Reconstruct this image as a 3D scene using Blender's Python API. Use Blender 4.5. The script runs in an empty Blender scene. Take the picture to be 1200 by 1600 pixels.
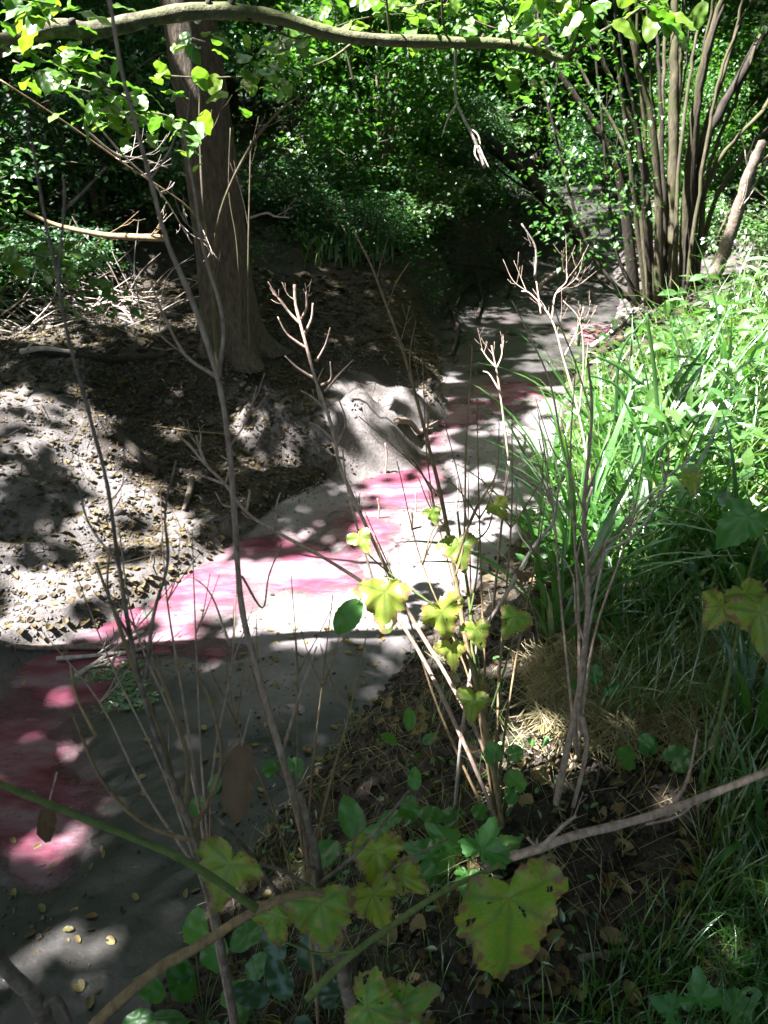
import bpy, math, random
import numpy as np
from mathutils import Vector, Matrix
R_ = math.radians
rng = np.random.RandomState(7)
random.seed(7)
sc = bpy.context.scene
C = sc.collection

# ------------------------------------------------------------------ camera, sky, sun, exposure
PITCH, FPX, CAMZ = 29.0, 1209.0, 2.3
cd = bpy.data.cameras.new('camera'); cam = bpy.data.objects.new('camera', cd); C.objects.link(cam)
cam.location = (0, 0, CAMZ); cam.rotation_euler = (R_(90 - PITCH), 0, 0)
cd.sensor_fit = 'VERTICAL'; cd.sensor_height = 36.0; cd.lens = 36.0 * FPX / 1600.0
cd.clip_start = 0.05; cd.clip_end = 400
cd.dof.use_dof = True; cd.dof.focus_distance = 2.3; cd.dof.aperture_fstop = cd.lens / 3.8
sc.camera = cam
SUN_EL, SUN_AZ = 61.0, -105.0            # azimuth clockwise from +Y
world = bpy.data.worlds.new('World'); sc.world = world; world.use_nodes = True
wn = world.node_tree.nodes; wl = world.node_tree.links
bg = wn['Background']; sky = wn.new('ShaderNodeTexSky'); sky.sky_type = 'NISHITA'; sky.sun_disc = False
sky.sun_elevation = R_(SUN_EL); sky.sun_rotation = R_(SUN_AZ)
sky.dust_density = 3.5; sky.ozone_density = .4
wl.new(sky.outputs[0], bg.inputs[0]); bg.inputs[1].default_value = 0.05
S = Vector((math.cos(R_(SUN_EL)) * math.sin(R_(SUN_AZ)), math.cos(R_(SUN_EL)) * math.cos(R_(SUN_AZ)), math.sin(R_(SUN_EL))))
sd = bpy.data.lights.new('sun', 'SUN'); sun = bpy.data.objects.new('sun', sd); C.objects.link(sun)
sd.energy = 5.0; sd.angle = R_(0.53); sd.color = (1.0, 0.95, 0.9)
sun.location = S * 60; sun.rotation_euler = S.to_track_quat('Z', 'Y').to_euler()
sc.view_settings.view_transform = 'Standard'; sc.view_settings.look = 'None'
sc.view_settings.exposure = 3.0; sc.view_settings.gamma = 1.0; sc.view_settings.use_curve_mapping = False
sc.render.engine = 'CYCLES'
sc.cycles.use_denoising = True
sc.cycles.max_bounces = 6; sc.cycles.diffuse_bounces = 3; sc.cycles.glossy_bounces = 2; sc.cycles.transmission_bounces = 4
sc.cycles.transparent_max_bounces = 6; sc.cycles.sample_clamp_indirect = 4.0; sc.cycles.caustics_reflective = False
sc.cycles.caustics_refractive = False

# ------------------------------------------------------------------ numeric helpers
ca, sa = math.cos(R_(PITCH)), math.sin(R_(PITCH))
def ray(px, py):
    x = (px - 600) / FPX; v = (800 - py) / FPX
    return Vector((x, ca + v * sa, -sa + v * ca))
def V(px, py, y):
    r = ray(px, py); return Vector((0, 0, CAMZ)) + r * (y / r.y)
def project(P):
    """world points (N,3) -> photograph pixels and depth"""
    d = P - np.array([0, 0, CAMZ]); dep = d[:, 1] * ca - d[:, 2] * sa; up = d[:, 1] * sa + d[:, 2] * ca
    dd = np.where(dep > .05, dep, np.nan)
    return 600 + FPX * d[:, 0] / dd, 800 - FPX * up / dd, dep
def ss(x, a, b):
    t = np.clip((x - a) / (b - a), 0, 1); return t * t * (3 - 2 * t)
_lat = np.random.RandomState(3).rand(256, 256)
def vnoise(x, y):
    xi = np.floor(x).astype(int); yi = np.floor(y).astype(int); fx = x - xi; fy = y - yi
    fx = fx * fx * (3 - 2 * fx); fy = fy * fy * (3 - 2 * fy)
    g = lambda i, j: _lat[(xi + i) % 256, (yi + j) % 256]
    return (g(0, 0) * (1 - fx) + g(1, 0) * fx) * (1 - fy) + (g(0, 1) * (1 - fx) + g(1, 1) * fx) * fy
def fbm(x, y, f, o=4):
    s = 0; a = .5; t = 0
    for k in range(o):
        s = s + a * vnoise(x * f + 17.3 * k, y * f + 5.7 * k); t += a; a *= .5; f *= 2.03
    return s / t

# ------------------------------------------------------------------ stream plan (world metres) and terrain
LEFT = [(-4.2, -1.5), (-3.6, .8), (-2.9, 1.9), (-1.75, 2.6), (-1.31, 3.05), (-.95, 3.57), (-.62, 4.2), (-.28, 4.6), (-.05, 5.15), (.42, 5.7), (.52, 6.4), (.64, 8.3), (1.15, 10.1), (2.1, 11.6), (3.3, 13.2), (2.9, 15.4), (3.3, 20), (4.8, 26), (7, 34)]
RIGHT = [(-2.4, -1.5), (-1.2, .6), (-.7, 1.2), (-.54, 1.6), (-.33, 2.0), (-.09, 2.4), (.16, 2.9), (.56, 3.5), (1.05, 4.4), (1.3, 5.5), (1.66, 6.7), (2.3, 7.8), (2.8, 9.3), (3.15, 11), (3.95, 13.3), (5.3, 16), (6.4, 21), (8.5, 27), (11, 34)]
def seg_dist(P, line):
    best = np.full(len(P), 1e9)
    for (ax, ay), (bx, by) in zip(line[:-1], line[1:]):
        dx, dy = bx - ax, by - ay
        t = np.clip(((P[:, 0] - ax) * dx + (P[:, 1] - ay) * dy) / (dx * dx + dy * dy), 0, 1)
        best = np.minimum(best, np.hypot(P[:, 0] - ax - t * dx, P[:, 1] - ay - t * dy))
    return best
def x_at(line, y):
    return np.interp(y, [p[1] for p in line], [p[0] for p in line])
def side_dist(P):
    """(dl, dr): distance outside the left / right edge, 0 inside the stream; di: distance to the nearest edge inside"""
    xl = x_at(LEFT, P[:, 1]); xr = x_at(RIGHT, P[:, 1])
    d1 = seg_dist(P, LEFT); d2 = seg_dist(P, RIGHT)
    return np.where(P[:, 0] < xl, d1, 0), np.where(P[:, 0] > xr, d2, 0), np.minimum(d1, d2)
MOUND = [(-.12, 5.08, .37, .38, .37), (-.42, 4.92, .38, .36, .34), (-.75, 5.0, .45, .45, .42), (.14, 5.55, .26, .3, .22), (.36, 5.9, .16, .35, .16)]
def bank(x, y):
    """height of the banks, without the bed"""
    x = np.atleast_1d(np.asarray(x, float)); y = np.atleast_1d(np.asarray(y, float))
    P = np.stack([x, y], 1); wob = (fbm(x, y, 1.7, 3) - .5) * .35
    dl, dr, di = side_dist(P)
    far = ss(y, 5.6, 8.0)
    dlw = np.maximum(dl + wob * np.minimum(dl * 2, 1) * .6, 0); drw = np.maximum(dr + wob * np.minimum(dr * 2, 1) * .6, 0)
    hl = (1 - far) * (.11 * ss(dlw, 0, .13) + .06 * ss(dlw, .4, .55) + .52 * ss(dlw, .15, 2.2)) + far * (.75 * ss(dlw, 0, .55) + .95 * ss(dlw, .5, 4.5))
    hr = .10 * ss(drw, 0, .1) + .56 * ss(drw, .05, .85) + .12 * ss(drw, .8, 3.5) - .25 * far * ss(drw, .1, .7)
    h = hl + hr
    for mx, my, rx, ry, mh in MOUND:
        h = np.maximum(h, -.12 + (mh + .12) * np.exp(-(((x - mx) / rx) ** 2 + ((y - my) / ry) ** 2) ** 1.5) * (1 + .8 * (fbm(x, y, 4.5, 5) - .5)))
    # root plate of the big trunk
    h = h + .12 * np.exp(-((x + 1.16) ** 2 + (y - 5.75) ** 2) / .16)
    inside = (dl + dr) <= 0
    dip = -.12 * ss(di, 0, .12)
    mnd = h > -.05
    h = np.where(inside & ~((h > -.02) & (h > dip)), dip, h)
    n = (fbm(x, y, 2.3, 3) - .5) * .10 + (fbm(x, y, 11, 4) - .5) * .075 + (fbm(x + 9, y, 38, 2) - .5) * .016
    return h + n * np.where(inside & ~mnd, .3, ss(dl + dr, 0, .2) * .85 + .15)
# pink water lies where the bed is hollow
WET = [(20, 1230, 130, 150, 1.), (110, 1060, 110, 70, 1), (230, 985, 140, 55, .8), (330, 920, 130, 55, .8), (450, 885, 150, 55, 1.), (560, 830, 90, 50, .9), (625, 740, 75, 70, 1.1), (650, 690, 60, 40, 1), (700, 645, 60, 30, .9),
       (800, 610, 110, 22, .9), (770, 630, 90, 20, .8), (720, 560, 90, 60, .3), (925, 522, 50, 20, .8), (50, 1340, 70, 60, .8), (330, 1020, 90, 20, .6), (780, 500, 90, 40, .3)]
def wetness(x, y):
    P = np.stack([x, y, np.zeros_like(x)], 1); px, py, dep = project(P)
    w = np.zeros_like(x)
    for cx, cy, rx, ry, a in WET:
        w = np.maximum(w, a * np.nan_to_num(np.exp(-(((px - cx) / rx) ** 2 + ((py - cy) / ry) ** 2) * 1.1)))
    w = np.maximum(w, .15 * ss(y, 7.5, 9) * (1 - ss(y, 12, 14)))
    w = np.where((dep < .05) | (y < 1.0), .6, w)
    return w
def bed(x, y):
    w = wetness(x, y)
    return .026 + (fbm(x, y, 3, 3) - .5) * .034 + (fbm(x, y, 14, 4) - .5) * .016 + (fbm(x, y, 60, 2) - .5) * .003 - .060 * w
def hgt(x, y):
    x = np.atleast_1d(np.asarray(x, float)); y = np.atleast_1d(np.asarray(y, float))
    return np.maximum(bank(x, y), bed(x, y))
def G(px, py):
    """where the line of sight through a pixel meets the ground"""
    r = ray(px, py); t = np.geomspace(.6, 60, 700)
    X = r.x * t; Y = r.y * t; Zz = CAMZ + r.z * t
    k = np.argmax(Zz < hgt(X, Y)); k = max(k, 1)
    t2 = np.linspace(t[k - 1], t[k], 30); h = hgt(r.x * t2, r.y * t2); j = np.argmax(CAMZ + r.z * t2 < h)
    return Vector((r.x * t2[j], r.y * t2[j], float(h[j])))
def gz(x, y): return float(hgt(x, y)[0])

# ------------------------------------------------------------------ where sun comes through the leaf roof: (px, py, rx, ry, openness)
HOLES = [(655, 880, 105, 120, 1), (590, 960, 170, 55, 1), (440, 925, 180, 60, .95), (620, 740, 85, 75, .9), (575, 645, 60, 75, 1), (660, 590, 50, 32, .8), (760, 800, 60, 60, .9), (560, 800, 60, 40, .6),
         (60, 690, 150, 75, 0.87), (190, 770, 150, 55, 0.79), (100, 850, 140, 50, 0.73), (250, 835, 80, 75, 0.93), (150, 940, 170, 70, 0.95), (30, 960, 80, 60, 0.83), (420, 740, 50, 70, 0.63), (410, 690, 80, 50, 0.38), (30, 620, 60, 25, 0.73),
         (290, 1010, 150, 26, .7), (520, 1000, 90, 22, .7), (30, 1075, 50, 25, .7), (500, 820, 60, 30, .4),
         (120, 460, 150, 60, .95), (0, 430, 70, 70, .9), (230, 510, 50, 30, .7),
         (865, 300, 100, 50, 1), (970, 315, 50, 22, .7), (850, 385, 35, 12, .4),
         (725, 480, 50, 50, .62), (800, 602, 100, 18, .6), (930, 515, 50, 22, .75), (820, 665, 70, 30, .75), (740, 740, 50, 80, .5), (700, 680, 60, 40, .6), (980, 490, 40, 14, .5),
         (1020, 600, 200, 150, 1), (1130, 440, 140, 110, 1), (900, 680, 80, 80, .95), (1150, 720, 90, 90, .9), (1000, 760, 150, 60, .5), (1180, 620, 100, 200, 1), (1060, 760, 200, 70, .45),
         (820, 1075, 50, 25, .7), (1090, 1190, 60, 22, .6), (1130, 1480, 80, 35, .85), (1180, 1380, 50, 50, .6), (1150, 1560, 60, 40, .5), (650, 1345, 40, 18, .7), (780, 1540, 50, 20, .5), (950, 1480, 40, 15, .4), (1000, 1090, 110, 30, .3), (640, 1180, 40, 15, .3), (990, 880, 60, 30, .35), (760, 1000, 40, 50, .4),
         (235, 1215, 40, 16, .4), (330, 1275, 30, 20, .5), (310, 1410, 70, 30, .6), (400, 1130, 50, 20, .25), (60, 1085, 60, 20, .6)]
_gx = np.linspace(-13, 17, 620); _gy = np.linspace(-3, 30, 660); _GX, _GY = np.meshgrid(_gx, _gy); _GH = hgt(_GX.ravel(), _GY.ravel()).reshape(_GX.shape)
def hfast(x, y):
    u = np.clip((x + 13) / 30 * 619, 0, 617.99); v = np.clip((y + 3) / 33 * 659, 0, 657.99); i = u.astype(int); j = v.astype(int); a = u - i; b = v - j
    return (_GH[j, i] * (1 - a) + _GH[j, i + 1] * a) * (1 - b) + (_GH[j + 1, i] * (1 - a) + _GH[j + 1, i + 1] * a) * b
BEAMS = []      # (point, radius, openness): upright things that stand in the sun
def openness(P):
    """P: (N,3) leaf positions; returns how open the roof is there"""
    s = np.array(S); z = np.full(len(P), .3)
    for _ in range(2):
        g = P - s * ((P[:, 2] - z) / s[2])[:, None]; z = hfast(g[:, 0], g[:, 1])
    g = P - s * ((P[:, 2] - z) / s[2])[:, None]
    px, py, dep = project(g); inview = (dep > .3) & (px > -60) & (px < 1260) & (py > 0) & (py < 1650)
    o = np.where(inview, .0, .04)
    o = np.where(inview & (py < 330) & (px < 380), .42, o); o = np.where(inview & (py < 300) & (px > 380) & (px < 760), .6, o)
    o = np.where((g[:, 1] > 11) & (py < 250), .34, o); o = np.where(inview & (py < 250), .34, o)
    for cx, cy, rx, ry, a in HOLES:
        q = np.sqrt(((px - cx) / rx) ** 2 + ((py - cy) / ry) ** 2)
        o = np.maximum(o, np.nan_to_num(a * (1 - ss(q, .8, 1.35))))
    for c, r, a in BEAMS:
        d = P - np.array(c); al = d @ s; q = np.sqrt(np.maximum((d * d).sum(1) - al * al, 0)) / r
        o = np.where(al > .1, np.maximum(o, a * (1 - ss(q, .75, 1.2))), o)
    return o, g
def gate(P):
    """True where a leaf may stay"""
    o, g = openness(P)
    n = .4 * vnoise(g[:, 0] * 4.3 + 40, g[:, 1] * 4.3) + .6 * vnoise(g[:, 0] * 11.5, g[:, 1] * 11.5 + 11)
    u = np.clip((n - .5) / .17, -3, 3); u = 1 / (1 + np.exp(-1.7 * u))
    return u > o

# ------------------------------------------------------------------ objects
def setp(o, label=None, cat=None, group=None, kind=None):
    if label: o['label'] = label
    if cat: o['category'] = cat
    if group: o['group'] = group
    if kind: o['kind'] = kind
    return o
def empty(name, loc, label, cat, group=None):
    o = bpy.data.objects.new(name, None); o.location = loc; o.empty_display_size = .1; C.objects.link(o)
    return setp(o, label, cat, group)
def wloc(o):
    v = Vector((0, 0, 0))
    while o: v = v + o.location if o.type == 'EMPTY' or True else v; o = o.parent
    return v
def link(name, me, parent=None, world=True):
    """link a mesh whose coordinates are in world space"""
    o = bpy.data.objects.new(name, me); C.objects.link(o)
    if parent:
        o.parent = parent
        if world: o.matrix_parent_inverse = Matrix.Translation(-ROOT[parent.name])
        ROOT[o.name] = ROOT[parent.name]*0 if world else ROOT[parent.name]
    return o
ROOT = {}
_empty = empty
def empty(name, loc, *a, **k):
    o = _empty(name, loc, *a, **k); ROOT[o.name] = Vector(loc); return o
def mesh_np(name, v, f, mat, smooth=False, cols=None):
    """f: (M,k) int array of faces with k corners"""
    v = np.asarray(v, np.float32); f = np.asarray(f, np.int32); me = bpy.data.meshes.new(name)
    M, k = f.shape
    me.vertices.add(len(v)); me.vertices.foreach_set('co', v.ravel())
    me.loops.add(M * k); me.loops.foreach_set('vertex_index', f.ravel())
    me.polygons.add(M); me.polygons.foreach_set('loop_start', np.arange(0, M * k, k, dtype=np.int32))
    me.polygons.foreach_set('loop_total', np.full(M, k, np.int32))
    me.polygons.foreach_set('use_smooth', np.full(M, smooth, bool))
    me.update(calc_edges=True); me.validate()
    if mat: me.materials.append(mat)
    for nm, c in (cols or {}).items():
        a = me.attributes.new(nm, 'FLOAT', 'POINT'); a.data.foreach_set('value', np.asarray(c, np.float32))
    return me
def catmull(pts, n):
    P = np.array(pts, float)
    if len(P) < 3: 
        t = np.linspace(0, 1, n * max(len(P) - 1, 1) + 1)[:, None]; return P[0] * (1 - t) + P[-1] * t
    Q = np.vstack([2 * P[0] - P[1], P, 2 * P[-1] - P[-2]]); out = []
    for i in range(1, len(Q) - 2):
        for t in np.arange(n) / n:
            a, b, c, d = Q[i - 1], Q[i], Q[i + 1], Q[i + 2]
            out.append(.5 * (2 * b + (c - a) * t + (2 * a - 5 * b + 4 * c - d) * t * t + (3 * b - a - 3 * c + d) * t ** 3))
    out.append(Q[-2]); return np.array(out)
def tube_arrays(c, r, k=6, rough=0.):
    """c: (n,3) centre line, r: (n,) radii"""
    c = np.asarray(c, float); n = len(c); r = np.broadcast_to(np.asarray(r, float), (n,))
    T = np.gradient(c, axis=0); T /= np.linalg.norm(T, axis=1)[:, None] + 1e-12
    up = np.array([0., 0, 1]) if abs(T[0][2]) < .9 else np.array([1., 0, 0])
    v = []; u = np.cross(T[0], up); u /= np.linalg.norm(u)
    ang = np.arange(k) * 2 * np.pi / k
    for i in range(n):
        u = u - T[i] * (u @ T[i]); u /= np.linalg.norm(u) + 1e-12; w = np.cross(T[i], u)
        rr = r[i] * (1 + rough * (rng.rand(k) - .5))
        v.append(c[i] + rr[:, None] * (np.cos(ang)[:, None] * u + np.sin(ang)[:, None] * w))
    v.append([c[-1] + T[-1] * r[-1] * .5]); v.insert(0, [c[0] - T[0] * r[0] * .3]); v = np.vstack(v)
    f = []
    for i in range(n - 1):
        a = 1 + i * k
        for j in range(k): f.append((a + j, a + (j + 1) % k, a + k + (j + 1) % k, a + k + j))
    for j in range(k): f.append((0, 0, 1 + (j + 1) % k, 1 + j)); e = 1 + (n - 1) * k; f.append((e + j, e + (j + 1) % k, e + k, e + k))
    return v, f
class MB:
    """collects tubes into one mesh"""
    def __init__(s): s.v = []; s.f = []; s.n = 0
    def add(s, v, f):
        s.v.append(np.asarray(v)); s.f += [tuple(i + s.n for i in q) for q in f]; s.n += len(v)
    def tube(s, c, r, k=6, rough=0.): s.add(*tube_arrays(c, r, k, rough))
    def mesh(s, name, mat, smooth=True):
        me = bpy.data.meshes.new(name); F = []
        for q in s.f:
            t = []; [t.append(i) for i in q if i not in t]
            F.append(t)
        me.from_pydata(np.vstack(s.v).tolist(), [], F)
        me.polygons.foreach_set('use_smooth', [smooth] * len(F)); me.materials.append(mat); return me
def scatter(tv, tf, P, M, sc_, name, mat, smooth=False):
    """many copies of a small template as one mesh. P (N,3), M (N,3,3) columns are local axes, sc_ (N,) or (N,3)"""
    tv = np.asarray(tv, float); N = len(P); sc_ = np.asarray(sc_, float)
    if sc_.ndim == 1: sc_ = np.repeat(sc_[:, None], 3, 1)
    v = np.einsum('nij,nkj->nki', M, tv[None] * sc_[:, None, :]) + P[:, None, :]
    f = np.asarray(tf)[None] + (np.arange(N) * len(tv))[:, None, None]
    return mesh_np(name, v.reshape(-1, 3), f.reshape(-1, f.shape[2]), mat, smooth)
def frames(tip, nrm):
    """rotation matrices from tip directions (local +Y) and rough normals (local +Z)"""
    y = tip / (np.linalg.norm(tip, axis=1)[:, None] + 1e-9); x = np.cross(y, nrm); x /= np.linalg.norm(x, axis=1)[:, None] + 1e-9
    z = np.cross(x, y); return np.stack([x, y, z], 2)
def rand_dirs(N): 
    d = rng.normal(size=(N, 3)); return d / np.linalg.norm(d, axis=1)[:, None]
LEAF4 = ([(0, 0, 0), (.36, .42, .10), (0, 1, -.08), (-.36, .42, .10), (0, .5, 0)], [(0, 1, 4), (1, 2, 4), (2, 3, 4), (3, 0, 4)])
LEAF2 = ([(0, 0, 0), (.38, .45, .12), (0, 1, -.05), (-.38, .45, .12)], [(0, 1, 2), (0, 2, 3)])
LEAF8 = ([(0, 0, 0), (.26, .18, .05), (.38, .45, .08), (.24, .76, .03), (0, 1.05, -.14), (-.24, .76, .03), (-.38, .45, .08), (-.26, .18, .05), (0, .45, 0), (0, .76, -.04)],
         [(0, 1, 8), (1, 2, 8), (2, 9, 8), (2, 3, 9), (3, 4, 9), (4, 5, 9), (5, 6, 9), (6, 8, 9), (6, 7, 8), (7, 0, 8)])
CURL = ([(0, 0, .12), (.34, .3, .30), (.30, .7, .26), (0, 1, .02), (-.34, .65, .10), (-.30, .28, .22), (0, .5, 0)], [(0, 1, 6), (1, 2, 6), (2, 3, 6), (3, 4, 6), (4, 5, 6), (5, 0, 6)])

# ------------------------------------------------------------------ materials
def mat(name):
    m = bpy.data.materials.new(name); m.use_nodes = True; nt = m.node_tree; nt.nodes.clear()
    o = nt.nodes.new('ShaderNodeOutputMaterial'); return m, nt, nt.nodes, nt.links, o
def ramp(nt, stops):
    r = nt.nodes.new('ShaderNodeValToRGB'); e = r.color_ramp.elements
    while len(e) < len(stops): e.new(.5)
    for x, (p, c) in zip(e, stops): x.position = p; x.color = (*c, 1)
    return r
def noise(nt, scale, detail=4, vec=None, rough=.55):
    n = nt.nodes.new('ShaderNodeTexNoise'); n.inputs['Scale'].default_value = scale; n.inputs['Detail'].default_value = detail; n.inputs['Roughness'].default_value = rough
    if vec: nt.links.new(vec, n.inputs['Vector'])
    return n
def geo_pos(nt): return nt.nodes.new('ShaderNodeNewGeometry').outputs['Position']
def leaf_mat(name, cols, trans=1.3, gloss=.32, rough=.38, island=True, spots=None):
    m, nt, N, L, out = mat(name)
    g = N.new('ShaderNodeNewGeometry'); oi = N.new('ShaderNodeObjectInfo')
    rnd = g.outputs['Random Per Island'] if island else oi.outputs['Random']
    k = len(cols); r = ramp(nt, [(i / max(k - 1, 1), c) for i, c in enumerate(cols)]); L.new(rnd, r.inputs[0])
    col = r.outputs[0]
    tc = N.new('ShaderNodeTexCoord')
    n = noise(nt, 30 if island else 45, 3, tc.outputs['Object'])
    mx = N.new('ShaderNodeMix'); mx.data_type = 'RGBA'; mx.blend_type = 'MULTIPLY'; mx.inputs[0].default_value = .55
    rr = ramp(nt, [(.3, (.55, .6, .55)), (.7, (1.25, 1.2, 1.1))]); L.new(n.outputs[0], rr.inputs[0])
    L.new(col, mx.inputs['A']); L.new(rr.outputs[0], mx.inputs['B']); col = mx.outputs['Result']
    if spots:
        a = N.new('ShaderNodeAttribute'); a.attribute_name = 'rad'
        ny = noise(nt, 4.5, 2, tc.outputs['Object']); ry = ramp(nt, [(.40, (0, 0, 0)), (.62, (.5,) * 3)]); L.new(ny.outputs[0], ry.inputs[0]); my = N.new('ShaderNodeMix'); my.data_type = 'RGBA'; L.new(ry.outputs[0], my.inputs[0]); L.new(col, my.inputs['A']); my.inputs['B'].default_value = (.44, .42, .07, 1); col = my.outputs['Result']
        n2 = noise(nt, 9, 5, tc.outputs['Object']); ad = N.new('ShaderNodeMath'); ad.operation = 'MULTIPLY_ADD'
        L.new(a.outputs['Fac'], ad.inputs[0]); ad.inputs[1].default_value = .5; L.new(n2.outputs[0], ad.inputs[2])
        r2 = ramp(nt, [(.87, (0, 0, 0)), (.96, (.6, .6, .6)), (1., (1, 1, 1))]); L.new(ad.outputs[0], r2.inputs[0])
        m2 = N.new('ShaderNodeMix'); m2.data_type = 'RGBA'; L.new(r2.outputs[0], m2.inputs[0]); L.new(col, m2.inputs['A']); m2.inputs['B'].default_value = (*spots[0], 1)
        r3 = ramp(nt, [(.98, (0, 0, 0)), (1.08 if False else 1., (1, 1, 1))]); sc3 = N.new('ShaderNodeMath'); sc3.operation = 'MULTIPLY'; sc3.inputs[1].default_value = .86; L.new(ad.outputs[0], sc3.inputs[0])
        r3.color_ramp.elements[0].position = .80; r3.color_ramp.elements[1].position = .9
        L.new(sc3.outputs[0], r3.inputs[0]); m3 = N.new('ShaderNodeMix'); m3.data_type = 'RGBA'; L.new(r3.outputs[0], m3.inputs[0]); L.new(m2.outputs['Result'], m3.inputs['A']); m3.inputs['B'].default_value = (*spots[1], 1)
        vo = N.new('ShaderNodeTexVoronoi'); vo.inputs['Scale'].default_value = 70; L.new(tc.outputs['Object'], vo.inputs['Vector'])
        r4 = ramp(nt, [(.04, (1, 1, 1)), (.09, (0, 0, 0))]); L.new(vo.outputs['Distance'], r4.inputs[0])
        m4 = N.new('ShaderNodeMix'); m4.data_type = 'RGBA'; L.new(r4.outputs[0], m4.inputs[0]); L.new(m3.outputs['Result'], m4.inputs['A']); m4.inputs['B'].default_value = (.04, .025, .015, 1)
        # veins: attribute 'vein' is 1 on the veins
        av = N.new('ShaderNodeAttribute'); av.attribute_name = 'vein'; m5 = N.new('ShaderNodeMix'); m5.data_type = 'RGBA'; mv = N.new('ShaderNodeMath'); mv.operation = 'MULTIPLY'; mv.inputs[1].default_value = .5
        L.new(av.outputs['Fac'], mv.inputs[0]); L.new(mv.outputs[0], m5.inputs[0]); L.new(m4.outputs['Result'], m5.inputs['A']); m5.inputs['B'].default_value = (.10, .17, .06, 1)
        col = m5.outputs['Result']
    d = N.new('ShaderNodeBsdfDiffuse'); t = N.new('ShaderNodeBsdfTranslucent'); L.new(col, d.inputs[0])
    tm = N.new('ShaderNodeMix'); tm.data_type = 'RGBA'; tm.blend_type = 'MULTIPLY'; tm.inputs[0].default_value = 1; L.new(col, tm.inputs['A']); tm.inputs['B'].default_value = (trans * 1.25, trans * 1.45, trans * .5, 1)
    L.new(tm.outputs['Result'], t.inputs[0])
    ms = N.new('ShaderNodeMixShader'); ms.inputs[0].default_value = .45; L.new(d.outputs[0], ms.inputs[1]); L.new(t.outputs[0], ms.inputs[2])
    gl = N.new('ShaderNodeBsdfGlossy'); gl.inputs['Roughness'].default_value = rough; gl.inputs[0].default_value = (.8, .85, .9, 1)
    fr = N.new('ShaderNodeLayerWeight'); fr.inputs[0].default_value = .5; pw = N.new('ShaderNodeMath'); pw.operation = 'POWER'; pw.inputs[1].default_value = 3; L.new(fr.outputs['Facing'], pw.inputs[0]); mu = N.new('ShaderNodeMath'); mu.operation = 'MULTIPLY_ADD'; mu.inputs[1].default_value = gloss * .5; mu.inputs[2].default_value = gloss * .16; L.new(pw.outputs[0], mu.inputs[0]); mu.use_clamp = True
    m9 = N.new('ShaderNodeMixShader'); L.new(mu.outputs[0], m9.inputs[0]); L.new(ms.outputs[0], m9.inputs[1]); L.new(gl.outputs[0], m9.inputs[2]); L.new(m9.outputs[0], out.inputs[0])
    return m
def bark_mat(name, c0, c1, c2, scale=(9, 9, 1.6), bump=.5, freq=6., green=None):
    m, nt, N, L, out = mat(name); p = N.new('ShaderNodeBsdfPrincipled'); p.inputs['Roughness'].default_value = .85; L.new(p.outputs[0], out.inputs[0])
    tc = N.new('ShaderNodeTexCoord'); mp = N.new('ShaderNodeMapping'); mp.inputs['Scale'].default_value = scale; L.new(tc.outputs['Object'], mp.inputs[0])
    n = noise(nt, freq, 6, mp.outputs[0], .65); r = ramp(nt, [(.3, c0), (.5, c1), (.72, c2)]); L.new(n.outputs[0], r.inputs[0]); col = r.outputs[0]
    if green:
        n2 = noise(nt, 3.5, 4, tc.outputs['Object']); r2 = ramp(nt, [(.45, (0, 0, 0)), (.62, (1, 1, 1))]); L.new(n2.outputs[0], r2.inputs[0])
        mx = N.new('ShaderNodeMix'); mx.data_type = 'RGBA'; L.new(r2.outputs[0], mx.inputs[0]); L.new(col, mx.inputs['A']); mx.inputs['B'].default_value = (*green, 1); col = mx.outputs['Result']
    L.new(col, p.inputs['Base Color'])
    b = N.new('ShaderNodeBump'); b.inputs['Strength'].default_value = bump; b.inputs['Distance'].default_value = .035 if bump > .8 else .015; L.new(n.outputs[0], b.inputs['Height']); L.new(b.outputs[0], p.inputs['Normal'])
    return m
M_CANOPY = leaf_mat('canopy_leaf', [(.035, .085, .018), (.05, .12, .02), (.07, .15, .025)], .9)
M_SHRUB = leaf_mat('shrub_leaf', [(.03, .095, .022), (.045, .14, .028), (.06, .17, .03), (.09, .20, .035)], 1.3, .26, .4)
M_SHRUB2 = leaf_mat('shrub_leaf_cool', [(.022, .08, .03), (.035, .11, .04), (.05, .14, .045)], 1.2, .26, .4)
M_HAZEL = leaf_mat('hazel_leaf', [(.06, .15, .025), (.09, .20, .03), (.15, .24, .03)], 1.4, .40, .36, island=False)
M_HERB = leaf_mat('herb_leaf', [(.05, .15, .035), (.08, .20, .04), (.11, .23, .05)], 1.2, .8, .36)
M_HERBO = leaf_mat('seedling_leaf', [(.06, .20, .045), (.08, .26, .055), (.12, .30, .06)], 1.2, .30, .4, island=False)
M_GRASS = leaf_mat('grass_blade', [(.06, .17, .03), (.10, .22, .035), (.15, .26, .05), (.20, .24, .07)], 1.2, .8, .33)
M_SEDGE = leaf_mat('sedge_blade', [(.035, .13, .03), (.06, .19, .035), (.09, .23, .04)], 1.25, .9, .3, island=False)
M_EDGE = leaf_mat('fresh_blade', [(.05, .16, .03), (.08, .22, .04), (.12, .28, .05)], 1.2, .7, .3)
M_STRAW = leaf_mat('dry_straw', [(.24, .19, .11), (.38, .33, .20), (.52, .46, .30), (.24, .25, .12)], .6, .2, .5)
M_YELLOWING = leaf_mat('yellowing_leaf', [(.20, .42, .06), (.34, .46, .07), (.14, .38, .06)], 1.0, .22, .45, island=False, spots=((.36, .30, .09), (.28, .17, .12)))
M_LITTER = leaf_mat('leaf_litter', [(.012, .009, .006), (.035, .024, .014), (.10, .068, .035), (.17, .12, .055), (.02, .016, .010), (.05, .036, .02)], .3, .15, .6)
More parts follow.
